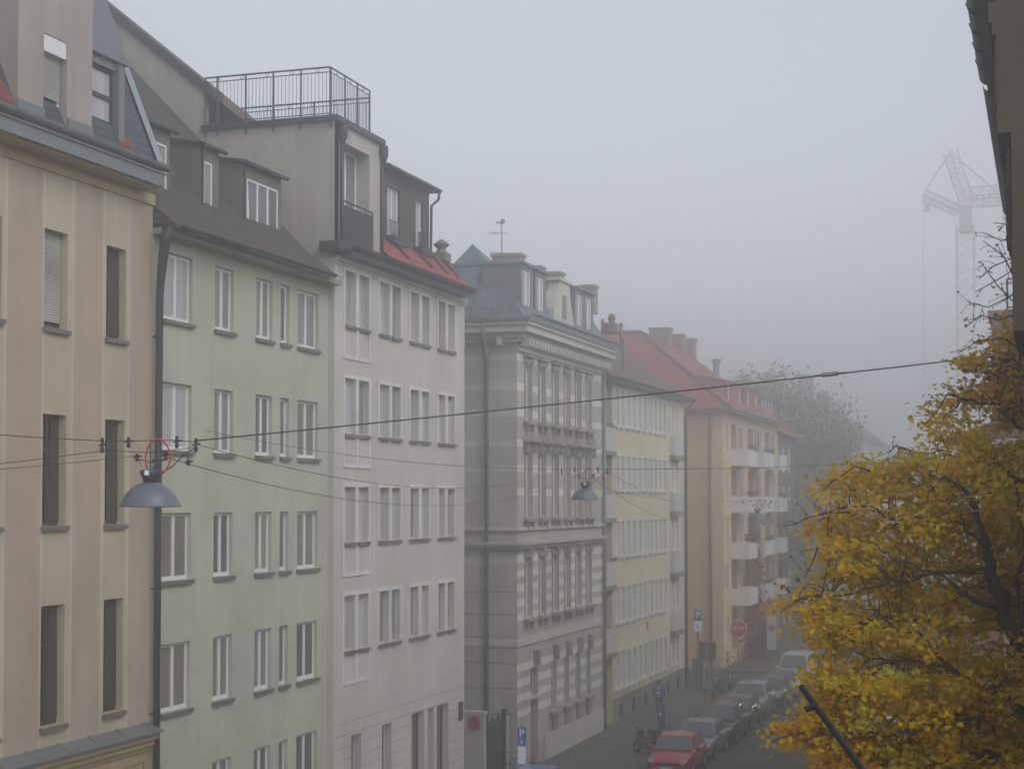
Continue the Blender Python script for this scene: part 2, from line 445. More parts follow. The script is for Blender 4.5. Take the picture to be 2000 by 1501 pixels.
# ================================================================== BEIGE STRIPED HOUSE (nearest)
BW = [(0, 0)]
def beige_house():
    b = thing('striped_house', 'peach and cream vertically striped house at the left edge with zinc eave', 'house', (-20, 25, 0))
    Y1 = yx(295, -20, 900)
    fr = FX(-20.0)
    cols = [(yx(83), yx(129)), (yx(205), yx(243))]
    d = cols[1][0] - cols[0][0]; w0 = 0.92
    cols = [(cols[0][0] - 2 * d, cols[0][0] - 2 * d + w0), (cols[0][0] - d, cols[0][0] - d + w0)] + cols
    rows = [(14.42, 16.50), (10.25, 12.60), (6.05, 8.58)]
    bands = [yx(8), yx(82), yx(140), yx(200), yx(250)]
    bands = [bands[0] - 2 * d, bands[1] - 2 * d, bands[0] - d, bands[1] - d] + bands
    ops = [(a, c, z0, z1, 0.26) for (a, c) in cols for (z0, z1) in rows]
    edges = []
    for q in bands: edges += [q - 0.05, q + 0.05]
    def mat(u, z):
        if z > 17.25: return 0
        for q in bands:
            if abs(u - q) < 0.05: return 2
        n = sum(1 for q in bands if q < u)
        if n % 2 == 0: return 0 if u > bands[0] else 1
        return 1 if n % 2 == 1 and False else (0 if n % 2 == 0 else 1)
    def mat2(u, z):
        for q in bands:
            if abs(u - q) < 0.05: return 2
        return 1 if any(a - 0.45 < u < c + 0.45 for a, c in cols) and any(True for _ in (0,)) and stripe(u) else 0
    def stripe(u):
        n = sum(1 for q in bands if q < u)      # bands alternate: cream before the first listed edge
        return n % 2 == 0
    wb = MB()
    wall(wb, fr, 18.0, Y1, 5.55, 17.9, ops, 0.26, mat2, edges, (17.25,), rmat=1)
    wall(wb, fr, 18.0, Y1, 0, 5.0, [(yx(170, py=1490), yx(283, py=1490), 0.8, 4.75, 0.06), (26.6, 28.6, 0.8, 4.75, .06)], 0.06, lambda u, z: 3, rmat=3)
    shell(wb, -34, -20, 18.0, Y1, 0, 18.6, 'LNB', 1)
    wb.quad((-20.0, 26.6, .8), (-20.06, 26.6, .8), (-20.06, 28.6, .8), (-20, 28.6, .8), 3)
    for (a, c) in ((yx(170, py=1490), yx(283, py=1490)), (26.6, 28.6)):
        wb.quad((-20.06, a, .8), (-20.06, c, .8), (-20.06, c, 4.75), (-20.06, a, 4.75), 3)
    part(wb, 'wall', [M_PEACH, M_CREAM, M_CREAML, M_OCHRE], b)
    co = MB()
    for z0, z1, n in ((5.0, 5.12, .06), (5.12, 5.28, .16), (5.28, 5.42, .27)):
        fbox(co, fr, 18.0, Y1, z0, z1, 0.0, n)
    part(co, 'string_course', M_OCHRE, b)
    co = MB()
    co.quad((-20.05, 18.0, 5.66), (-19.62, 18.0, 5.46), (-19.62, Y1 + .05, 5.46), (-20.05, Y1 + .05, 5.66))
    fbox(co, fr, 18.0, Y1 + .05, 5.421, 5.46, 0, .38)
    y = 18.6
    while y < Y1: co.tube([(-20.0, y, 5.66), (-19.63, y, 5.47)], 0.018, 4); y += 1.15
    part(co, 'ledge_flashing', M_ZINC, b)
    for i, (a, c) in enumerate(cols):
        for j, (z0, z1) in enumerate(rows):
            window(fr, a, c, z0, z1, b, G_DARK, M_BRNW, 0.24, (0.5,), (0.68,), 0.06, M_SILL)
            if (i, j) == (2, 0):
                s_ = MB(); s_.quad((-20.17, a + .02, z0 + .2), (-20.17, c - .02, z0 + .2), (-20.17, c - .02, z1), (-20.17, a + .02, z1))
                fbox(s_, fr, a + .02, c - .02, z0 + .16, z0 + .2, -.19, -.165)
                part(s_, 'roller_shutter', M_SHUT, b)
            elif j > 0 or i == 3:
                # dark drape bunched at the far side of the recess, hanging inside the outer casement
                s_ = MB(); k = 7
                top = [fr.p(c - .30 + .26 * q / k, z1 - .08, -.185 + .02 * (q % 2)) for q in range(k + 1)]
                bot = [fr.p(c - .44 + .42 * q / k, z0 + .10, -.185 + .03 * (q % 2)) for q in range(k + 1)]
                for q in range(k): s_.quad(bot[q], bot[q + 1], top[q + 1], top[q], uv=False)
                part(s_, 'curtain', simple('dark drape', (0.045, 0.035, 0.032), .9), b)
    # eave: soffit box, zinc fascia, half-round gutter
    Ye = yx(321, -19.38, 340)
    e = MB()
    fbox(e, fr, 18.0, min(Y1, Ye) - .02, 17.97, 18.02, 0.0, 0.50)
    fbox(e, fr, 18.0, Y1 + .03, 17.72, 17.97, 0.0, 0.05)
    part(e, 'soffit', M_OCHRE, b)
    e = MB(); fbox(e, fr, 18.0, Ye, 18.02, 18.30, 0.0, 0.62)
    fbox(e, fr, 18.0, Ye + .02, 18.30, 18.34, 0.0, 0.66)
    part(e, 'fascia', simple('grey zinc', (.19, .215, .225), .5, .2, var=.15, scale=2), b)
    e = MB(); gutter(e, fr, 18.0, Ye + .06, 18.50, 0.66, 0.13)
    y = 18.5
    while y < Y1: e.tube([fr.p(y, 18.52, .52), fr.p(y, 18.36, .66), fr.p(y, 18.52, .8)], 0.012, 4); y += .8
    part(e, 'gutter', M_ZINC, b)
    # mansard roof with red tiles, slate verge
    r = MB(); Yv = Y1 - .02
    r.quad((-19.75, 18.0, 18.5), (-19.75, Yv, 18.5), (-21.35, Yv, 22.4), (-21.35, 18.0, 22.4), 2)
    r.quad((-21.35, 18.0, 22.4), (-21.35, Yv, 22.4), (-28, Yv, 25.6), (-28, 18.0, 25.6), 0)
    r.poly([(-19.75, Yv, 18.5), (-34, Yv, 18.5), (-28, Yv, 25.6), (-21.35, Yv, 22.4)], 1)
    r.quad((-28, 18.0, 25.6), (-28, Yv, 25.6), (-34, Yv, 18.5), (-34, 18, 18.5), 0)
    rf = part(r, 'roof', [M_TRED, M_ATTIC, M_SLATE], b)
    v = MB()
    P = Vector((-19.72, Yv, 18.55)); Q = Vector((-21.32, Yv, 22.45)); S = Vector((-28, Yv, 25.72))
    for A, B in ((P, Q), (Q, S)):
        v.prism([A + Vector((0, -.18, .06)), A + Vector((0, .12, .06)), A + Vector((0, .12, -.16)), A + Vector((0, .05, -.16))], B - A)
    part(v, 'verge_flashing', M_ZINCL, rf)
    # patches of red tile left open at the foot of the slate
    for y0_, y1_, y2_, h_ in ((yx(236, -19.8, 280), yx(262, -19.8, 300), yx(236, -19.8, 280) + .05, 1.0), (yx(-40, -19.8, 200), yx(26, -19.8, 200), yx(-5, -19.8, 200), 1.0)):
        v = MB(); dx = h_ * 1.6 / 3.9
        v.quad((-19.72, y0_, 18.5), (-19.72, y1_ + .25, 18.5), (-19.72 - dx, y1_ - .15, 18.5 + h_), (-19.72 - dx, y2_, 18.5 + h_)); part(v, 'tile_patch', tiled('dull red tile', (.22, .06, .05), (.17, .05, .045), (.06, .02, .02)), rf)
    # rendered roof house
    ha, hb = yx(35, -19.82, 150), yx(180, -19.82, 150)
    zf = FX(-19.82)
    wa, wb2 = yx(85, -19.82, 150), yx(131, -19.82, 150)
    q = MB()
    z0w, z1w = 18.7, zx(100, 70, -19.82)
    wall(q, zf, ha, hb, 18.55, 24.2, [(wa, wb2, z0w, z1w, .26)], .26)
    shell(q, -24, -19.82, ha, hb, 18.55, 24.2, 'NBT')
    h = part(q, 'roof_house', plaster('dormer render', (0.36, 0.32, 0.29), .14, .14), b)
    q = MB(); fbox(q, zf, ha - .02, wa, 18.55, 18.93, 0.003, .035); part(q, 'flashing', M_ZINC, h)
    q = MB(); fbox(q, zf, wb2, hb + .02, 18.55, 18.93, 0.003, .035); part(q, 'flashing', M_ZINC, h)
    window(zf, wa, wb2, z0w, z1w, h, G_DARK, M_WHITE, .25, (), (), .06)
    q = MB(); q.quad(zf.p(wa + .02, z0w + .55, -.17), zf.p(wb2 - .02, z0w + .55, -.17), zf.p(wb2 - .02, z1w - .35, -.17), zf.p(wa + .02, z1w - .35, -.17))
    part(q, 'roller_shutter', M_SHUT, h)
    q = MB(); fbox(q, zf, wa + .01, wb2 - .01, z1w - .36, z1w - .01, -.2, -.02); part(q, 'shutter_box', M_WHITE, h)
    # zinc-clad dormer
    df = FX(-19.95); da, db = hb + .01, yx(240, -19.95, 200)
    wa, wb2 = yx(181, -19.95, 200), yx(224, -19.95, 200)
    q = MB()
    z1d = zx(205, 100, -19.95)
    wall(q, df, da, db, 18.6, z1d, [(da + .12, db - .28, 18.75, zx(200, 128, -19.95), .16)], .16)
    q.prism([df.p(da, z1d), df.p(db + .15, z1d), df.p(db - .2, z1d + .55), df.p(da + .35, z1d + 1.6), df.p(da, z1d + 1.6)], (-1.6, 0, 0))
    shell(q, -22.5, -19.95, da, db, 18.6, z1d, 'B')
    fbox(q, df, db - .27, db - .02, 18.62, z1d - .05, 0.003, .06)
    fbox(q, df, da, db + .06, z1d - .16, z1d, 0.003, .12)
    dm = part(q, 'zinc_dormer', M_ZINC, b)
    window(df, da + .12, db - .28, 18.75, zx(200, 128, -19.95), dm, G_PALE, M_BRNW, .15, (), (0.62,), .08)
    # brick chimney at the picture's left edge
    c = MB(); c.box(-21.3, -20.6, ha - 1.1, ha - .45, 20.2, 22.2); c.box(-21.4, -20.5, ha - 1.2, ha - .35, 21.9, 22.1)
    c.lathe([(.16, 22.2), (.2, 22.5), (.16, 22.75), (0, 22.8)], 10, (-20.9, ha - .75, 0))
    part(c, 'chimney', M_BRICK, rf)
beige_house()

# ================================================================== PALE GREEN HOUSE
YG0 = yx(295); YG1 = yx(640)
def green_house():
    b = thing('green_house', 'pale green rendered house with white double windows and brown tiled roof', 'house', (-20, YG0, 0))
    fr = FX(-20.0)
    cols = [(yx(317), yx(374)), (yx(418), yx(455)), (yx(499), yx(531)), (yx(547), yx(564)), (yx(581), yx(621))]
    ops = []; ws = []
    for k in range(5):
        z1 = 16.73 - 3.12 * k
        for i, (a, c) in enumerate(cols):
            h = 1.62 if k < 4 else 1.9
            ops.append((a, c, z1 - h, z1, .17)); ws.append((i, k, a, c, z1 - h, z1))
    wb = MB()
    wall(wb, fr, YG0, YG1 + .05, 0, 17.2, ops, .17)
    shell(wb, -36, -20, YG0, YG1 + .05, 0, 17.2, 'LB')
    part(wb, 'wall', M_GREEN, b)
    gl = {0: [G_PALE, G_PALE, G_BEIGE, G_BEIGE, G_MID], 1: [G_GREY, G_GREY, G_MID, G_BEIGE, G_GREY], 2: [G_BEIGE, G_MID, G_BEIGE, G_GREY, G_MID],
          3: [G_MID, G_GREY, G_MID, G_MID, G_MID], 4: [G_GREY, G_BEIGE, G_BEIGE, G_MID, G_MID]}
    for i, k, a, c, z0, z1 in ws:
        window(fr, a, c, z0, z1, b, gl[i][k], M_WHITE, .15, (0.5,) if i != 3 else (), (), .075, M_SILL,
               tilt=(i, k) in ((2, 0), (4, 0), (3, 0), (3, 2), (3, 1)))
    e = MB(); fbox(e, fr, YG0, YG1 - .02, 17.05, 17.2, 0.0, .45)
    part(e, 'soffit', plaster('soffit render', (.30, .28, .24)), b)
    # 45 degree roof with a gentler sprocket at the eave
    r = MB(); ya, yb = YG0 - .0, yx(655, -19.4, 545)
    r.quad((-19.4, ya, 17.28), (-19.4, yb, 17.28), (-20.3, yb, 17.98), (-20.3, ya, 17.98))
    r.quad((-20.3, ya, 17.98), (-20.3, yb, 17.98), (-28.3, yb, 25.98), (-28.3, ya, 25.98))
    r.quad((-28.3, ya, 25.98), (-28.3, yb, 25.98), (-36, yb, 17.2), (-36, ya, 17.2))
    r.poly([(-19.4, ya, 17.28), (-20.3, ya, 17.98), (-28.3, ya, 25.98), (-36, ya, 17.2)][::-1])
    r.quad((-19.4, ya, 17.20), (-19.4, yb, 17.20), (-19.4, yb, 17.28), (-19.4, ya, 17.28))
    rf = part(r, 'roof', M_TBRN, b)
    e = MB(); gutter(e, fr, YG0 + .05, yx(657, -19.3, 545), 17.24, .66, .09)
    y = YG0 + .3
    while y < YG1: e.tube([fr.p(y, 17.32, .55), fr.p(y, 17.14, .66), fr.p(y, 17.26, .76)], .01, 4); y += .75
    part(e, 'gutter', M_GUT, b)
    # slim downpipe with a rain head between the two houses
    e = MB()
    e.tube([(-19.52, YG0 - .10, 17.15), (-19.62, YG0 - .08, 16.9), (-19.74, YG0 - .02, 16.2), (-19.82, YG0 + .04, 15.6), (-19.84, YG0 + .06, 12.0), (-19.84, YG0 + .06, 0.1)], [.14, .13, .105, .088, .084, .084], 10)
    for z in (14.6, 11.7, 8.7, 5.8, 2.9):
        e.lathe([(.10, z), (.10, z + .06)], 10, (-19.86, YG0 + .08, 0)); e.tube([(-20, YG0 + .02, z + .03), (-19.9, YG0 + .02, z + .03)], .015, 4)
    part(e, 'downpipe', M_GUT, b, True)
    # flat-topped dormers
    X = -20.85
    df = FX(X)
    for (pa, pb, wa, wc, n) in ((268, 331, 300, 325, (0.5,)), (391, 427, 397, 414, ()), (473, 549, 482, 543, (0.33, 0.66))):
        a, c = yx(pa, X, 380), yx(pb, X, 380); u0, u1 = yx(wa, X, 380), yx(wc, X, 380)
        if pa == 268: u0 = a + .15
        z0, z1 = 18.35, 19.98
        q = MB()
        wall(q, df, a, c, z0 - .15, z1, [(u0, u1, z0 + .05, z0 + 1.28, .06)], .06)
        for yy in (a, c): q.poly([(X, yy, z0 - .15), (X, yy, z1), (X - 2.1, yy, z1 + .35), (X - 2.1, yy, z0 + 1.6)])
        d = part(q, 'dormer', M_GREEND, b)
        q = MB(); q.prism([(X + .14, a - .1, z1), (X + .14, a - .1, z1 + .09), (X - 2.2, a - .1, z1 + .46), (X - 2.2, a - .1, z1 + .37)], (0, c - a + .2, 0))
        q.tube([(X + .15, a - .1, z1 + .02), (X + .15, c + .12, z1 + .02)], .06, 6)
        part(q, 'dormer_roof', M_GUT, d)
        q = MB(); q.tube([(X + .05, a + .05, z1), (X + .04, a + .06, z0 + .1), (X + .1, a + .2, z0 - .02)], .035, 6)
        part(q, 'dormer_downpipe', M_GUT, d)
        window(df, u0, u1, z0 + .05, z0 + 1.28, d, G_MID if pa > 400 else G_GREY, M_WHITE, .05, n, (), .055, tilt=pa > 400)
green_house()

# ================================================================== ROSE GREY HOUSE with roof terrace
XP = -19.8
YP0 = YG1; YP1 = yx(907, XP)
def railing(name, parent, P, Q, z0, h, posts, bar=.12, br=.0085):
    """iron railing from P to Q: posts, top and bottom rails, square bars, ring ornaments"""
    P, Q = Vector((*P, z0)), Vector((*Q, z0)); L = (Q - P).length; D = (Q - P) / L
    m = MB()
    for f in posts:
        A = P + D * L * f; m.tube([A - Vector((0, 0, .32)), A + Vector((0, 0, h))], .03, 4)
    m.tube([P + Z_ * h, Q + Z_ * h], .028, 5); m.tube([P + Z_ * (h - .14), Q + Z_ * (h - .14)], .016, 4); m.tube([P + Z_ * .1, Q + Z_ * .1], .016, 4)
    n = int(L / bar)
    for i in range(1, n):
        A = P + D * (L * i / n); m.tube([A + Z_ * .1, A + Z_ * (h - .14)], br, 4)
    for i in range(max(1, int(L / .75))):
        A = P + D * (L * (i + .5) / max(1, int(L / .75))) + Z_ * (h - .07)
        m.tube([A + D * .055 * math.cos(q * PI / 5) + Z_ * .055 * math.sin(q * PI / 5) for q in range(10)], .009, 4, closed=True)
    return part(m, name, M_IRON, parent)
def rose_house():
    b = thing('rose_grey_house', 'tall rose grey house with paired narrow windows and railed roof terrace', 'house', (XP, YP0, 0))
    fr = FX(XP)
    pairs = [((672, 693), (699, 719)), ((740, 759), (764, 781)), ((800, 817), (822, 837)), ((855, 868.5), (873, 887))]
    cols = [(yx(a, XP), yx(c, XP)) for pr in pairs for (a, c) in pr]
    ops = []; ws = []
    rows = [(16.0, 17.62), (12.77, 14.42), (9.55, 11.2), (6.35, 7.98)]
    for z0, z1 in rows:
        for a, c in cols: ops.append((a, c, z0, z1, .2)); ws.append((a, c, z0, z1))
    g = [(686, 706, .9, 3.82), (746, 765, .9, 3.82), (804, 829, .12, 3.86), (835, 848, .12, 3.86), (853, 876, .12, 3.86)]
    gops = [(yx(a, XP, 1420), yx(c, XP, 1420), z0, z1, .3) for a, c, z0, z1 in g]
    # raised white surrounds: part of the wall sheet as proud strips
    wb = MB()
    grooves = [4.26 - .36 * i for i in range(12) if 4.26 - .36 * i > .1]
    gz = []
    for q in grooves: gz += [q - .012, q + .012]
    def mat(u, z): return 2 if any(abs(z - q) < .012 for q in grooves) else 0
    wall(wb, fr, YP0, YP1, 0, 18.0, ops + gops, .2, mat, (), gz)
    wb.quad((-20.4, YP0, 0), (XP, YP0, 0), (XP, YP0, 17.9), (-20.4, YP0, 17.9))
    shell(wb, -36, XP, YP0, YP1, 0, 18.0, 'LB')
    part(wb, 'wall', [M_PINK, M_PINKL, plaster('groove shade', (.30, .25, .22))], b)
    s_ = MB()
    for k in range(4):
        a, c = cols[2 * k][0], cols[2 * k + 1][1]; m0, m1 = cols[2 * k][1], cols[2 * k + 1][0]
        for z0, z1 in rows:
            zb = z0 - 1.0 if k == 0 else z0 - .02
            fbox(s_, fr, a - .12, a - .003, zb, z1 + .12, .002, .035); fbox(s_, fr, c + .003, c + .12, zb, z1 + .12, .002, .035)
            fbox(s_, fr, a - .003, c + .003, z1 + .003, z1 + .12, .002, .035); fbox(s_, fr, m0 + .003, m1 - .003, zb + (.12 if k == 0 else 0), z1 + .003, .002, .035)
            if k == 0: fbox(s_, fr, a - .003, c + .003, zb, zb + .12, .002, .035)
    part(s_, 'window_surround', M_PINKL, b)
    for a, c, z0, z1 in ws:
        window(fr, a, c, z0, z1, b, random.choice((G_PALE, G_PALE, G_GREY)), M_OFFW, .18, (), (), .035, M_SILL)
    for i, (a, c, z0, z1, d) in enumerate(gops):
        window(fr, a, c, z0, z1, b, G_MID if i != 3 else G_BEIGE, M_BRNW if i in (2, 4) else M_OFFW, .28, (.35,) if i in (2, 4) else (), (), .06,
               name='door' if i in (2, 4) else 'window')
    m = MB(); fbox(m, fr, yx(895, XP, 1370), yx(902, XP, 1370), 3.1, 3.75, .003, .05); part(m, 'house_plaque', simple('dark enamel', (.05, .05, .07), .4), b)
    co = MB()
    for z0, z1, n in ((17.72, 17.82, .05), (17.82, 17.95, .14)): fbox(co, fr, YP0 + .003, YP1 - .003, z0, z1, .003, n)
    part(co, 'cornice', M_PINK, b)
    e = MB(); Yr = yx(924, XP + .62, 570); fbox(e, fr, YP0 + .02, Yr - .05, 17.95, 18.12, .0, .55); gutter(e, fr, YP0 - .3, Yr, 18.22, .62, .11)
    y = YP0
    while y < YP1: e.tube([fr.p(y, 18.25, .5), fr.p(y, 18.08, .62), fr.p(y, 18.25, .75)], .014, 4); y += .35
    part(e, 'gutter', M_GUT, b)
    # party wall that rises above the green house
    Yw = YP0 + .02
    W = lambda px, py: atY(px, py, Yw)
    p = MB()
    A = W(665, 235); B = W(400, 240); C_ = W(400, 178); D = W(180, 0)
    A.x = XP - .02
    D2 = Vector((D.x - 2.2, Yw, D.z + 1.75))
    pts = [Vector((XP - .02, Yw, 16.5)), A, Vector((B.x, Yw, A.z)), C_, D2, Vector((-36, Yw, 20)), Vector((-36, Yw, 16.5))]
    p.prism(pts[::-1], (0, .3, 0))
    zt = A.z
    # body of the terrace storey, its street front with a deep glazed recess
    tx0 = B.x; ty1 = yx(738, XP - .1, 350)
    tf = FX(XP - .02)
    ra, rb = yx(668, XP, 380), yx(723, XP, 380); rz0, rz1 = 18.2, zx(690, 287, XP)
    wall(p, tf, Yw, ty1, 17.9, zt, [(ra, rb, rz0, rz1, .55)], .55)
    p.quad((tx0, ty1, 17.9), (tx0, ty1, zt), (XP - .02, ty1, zt), (XP - .02, ty1, 17.9)); p.quad((tx0, Yw, zt), (XP - .02, Yw, zt), (XP - .02, ty1, zt), (tx0, ty1, zt))
    up = part(p, 'terrace_storey', M_ATTIC, b)
    window(tf, ra, rb, rz0, rz1, up, G_GREY, M_WHITE, .5, (.3, .6), (), .07)
    for u_, n_ in ((ra - .1, .08), (ty1 + .02, .1)):
        pr = MB(); pr.tube([tf.p(u_, zt - .35, .06), tf.p(u_, 18.1, .06)], .06, 8); pr.lathe([(.06, zt - .6), (.16, zt - .35), (.16, zt - .05)], 8, tf.p(u_, 0, n_)); part(pr, 'downpipe', M_GUT, up, True)
    fb = MB(); fbox(fb, tf, Yw - .12, ty1 + .1, zt, zt + .16, -4.35, .14)
    part(fb, 'terrace_edge', M_GUT, up)
    c3 = MB(); fbox(c3, tf, YP0 - .3, YP0 + .35, 18.05, 18.35, -.35, .3); part(c3, 'corner_flashing', M_GUT, up)
    railing('french_balcony', up, (XP + .06, ra - .05), (XP + .06, rb + .05), 18.3, 1.35, (0, 1), .07, .018)
    C1 = atY(645, 131, Yw - .06); X0, X1 = tx0 + .05, C1.x; rh = C1.z - zt - .12; yr = yx(722, X1, 190)
    railing('terrace_railing', up, (X0, Yw - .06), (X1, Yw - .06), zt + .12, rh, (0, .1, .33, .55, .77, 1))
    railing('terrace_railing', up, (X1, Yw - .06), (X1, yr), zt + .12, rh, (.02, .36, .68, 1), .11)
    railing('terrace_railing', up, (X0 - .6, yr), (X1, yr), zt + .12, rh - .22, (0, .3, .6, 1))
    # roof: verge beam along the party wall, tiled slope behind, red lower slope and dormer towards the grey house
    r = MB()
    n_ = (D2 - C_)
    r.prism([C_ + Vector((.35, -.12, -.3)), C_ + Vector((.35, .5, -.3)), C_ + Vector((.35, .5, 0.02)), C_ + Vector((.35, -.12, .02))], n_)
    top = Vector((D2.x, 0, D2.z))
    def P3(x, y, z): return (x, y, z)
    s0 = (C_.z - 22.1)
    # short tiled slope behind the party wall, down to the terrace floor
    sl0 = (D2.z - C_.z) / (D2.x - C_.x); lx = tx0 + 1.6; lz = C_.z + sl0 * (lx - C_.x); yb_ = Yw + 2.4
    r.quad((lx, Yw + .3, lz), (lx, yb_, lz), (D2.x, yb_, D2.z), (D2.x, Yw + .3, D2.z), 1)
    r.poly([(lx, yb_, lz), (-36, yb_, lz), (-36, yb_, 20), (D2.x, yb_, D2.z)], 0)
    r.quad((D2.x, Yw + .3, D2.z), (D2.x, yb_, D2.z), (-36, yb_, 19), (-36, Yw + .3, 19), 1)
    r.quad((-36, yb_, 19.5), (-24, yb_, 20.6), (-24, YP1, 20.6), (-36, YP1, 19.5), 1)
    ex, ez = XP + .5, 18.15
    r.quad((ex, ty1, ez), (ex, YP1 - .1, ez), (ex - 1.05, YP1 - .75, ez + 1.25), (ex - 1.05, ty1, ez + 1.25), 2)
    r.quad((ex - 1.05, ty1, ez + 1.25), (ex - 1.05, YP1 - .75, ez + 1.25), (-25.5, YP1 - 2.6, 20.6), (-25.5, ty1, 20.6), 2)
    r.tri((ex, YP1 - .1, ez), (-26, YP1 - .1, ez), (ex - 1.05, YP1 - .75, ez + 1.25), 2)
    r.quad((-26, YP1 - .1, ez), (-36, YP1 - .1, ez), (-25.5, YP1 - 2.6, 20.6), (ex - 1.05, YP1 - .75, ez + 1.25), 2)
    part(r, 'roof', [M_GUT, M_TBRN2, M_TRED], b)
    # dark dormer with two windows and snow hooks
    dX = XP - .35; d_f = FX(dX); a, c = yx(741, dX, 400), yx(838, dX, 400)
    z0, z1 = 19.0, zx(790, 352, dX)
    q = MB(); o1 = (yx(756, dX, 400), yx(781, dX, 400), z0 + .35, z1 - .45, .15); o2 = (yx(812, dX, 400), yx(826, dX, 400), z0 + .35, z1 - .45, .15)
    wall(q, d_f, a, c, 18.7, z1, [o1, o2], .15); shell(q, -24.5, dX, a, c, 18.7, z1, 'B')
    q.quad((-24.5, a, z1), (dX, a, z1), (dX, c, z1), (-24.5, c, z1))
    dm = part(q, 'dormer', M_BRNW, b)
    for o in (o1, o2):
        window(d_f, *o[:4], dm, G_PALE, M_WHITE, .13, (.5,) if o is o1 else (), (), .05)
        q = MB()
        for i in range(9): q.tube([d_f.p(o[0] + (o[1] - o[0]) * i / 8, o[2] - .1, .1), d_f.p(o[0] + (o[1] - o[0]) * i / 8, o[2] + .45, .1)], .012, 4)
        q.tube([d_f.p(o[0] - .05, o[2] + .45, .1), d_f.p(o[1] + .05, o[2] + .45, .1)], .02, 4); fbox(q, d_f, o[0] - .1, o[1] + .1, o[2] - .3, o[2] - .05, .02, .28)
        part(q, 'window_grille', M_IRON, dm)
    q = MB(); q.prism([(dX + .3, a, z1 - .02), (dX + .3, a, z1 + .12), (-24.5, a, z1 + .7), (-24.5, a, z1)], (0, c - a + .15, 0))
    q.tube([(dX + .34, a, z1 + .06), (dX + .34, c + .2, z1 + .06)], .07, 6)
    q.tube([(dX + .34, c + .1, z1), (dX + .3, c + .12, z1 - .25), (dX + .05, c + .1, z1 - .45), (dX + .03, c + .08, 18.9)], .05, 6)
    for i in range(10):
        if i in (4, 5): continue
        y = a + .15 + (c - a - .4) * i / 9; zz = z1 + .2
        q.tube([(dX + .15, y, z1 + .1), (dX + .1, y, zz), (dX + .1, y + .12, zz + .05)], .028, 5)
    for i0, i1 in ((0, 3.2), (5.8, 9)):
        q.tube([(dX + .1, a + .05 + (c - a - .4) * i0 / 9, z1 + .24), (dX + .1, a + .3 + (c - a - .4) * i1 / 9, z1 + .24)], .018, 4)
    part(q, 'dormer_roof', M_GUT, dm)
    for f in (.25, .52, .72, .86):      # dark sheet valleys on the red slope
        q = MB(); y = ty1 + (YP1 - ty1) * f
        q.prism([(ex - .35, y, ez + .44), (ex - .35, y + .10, ez + .44), (ex - 1.0, y + .5, ez + 1.2), (ex - 1.0, y - .3, ez + 1.2)], (.05, 0, .06)); part(q, 'valley_flashing', simple('rusty sheet', (.13, .035, .03), .6), b)
    q = MB(); pc = atY(862, 500, YP1 - 1.2); q.box(pc.x - .3, pc.x + .25, YP1 - 1.5, YP1 - .9, 19.2, pc.z + .1)
    q.lathe([(.22, pc.z + .1), (.14, pc.z + .25), (.3, pc.z + .4), (.1, pc.z + .55), (0, pc.z + .6)], 10, (pc.x, YP1 - 1.2, 0))
    part(q, 'chimney', M_PLINTH, b)
rose_house()

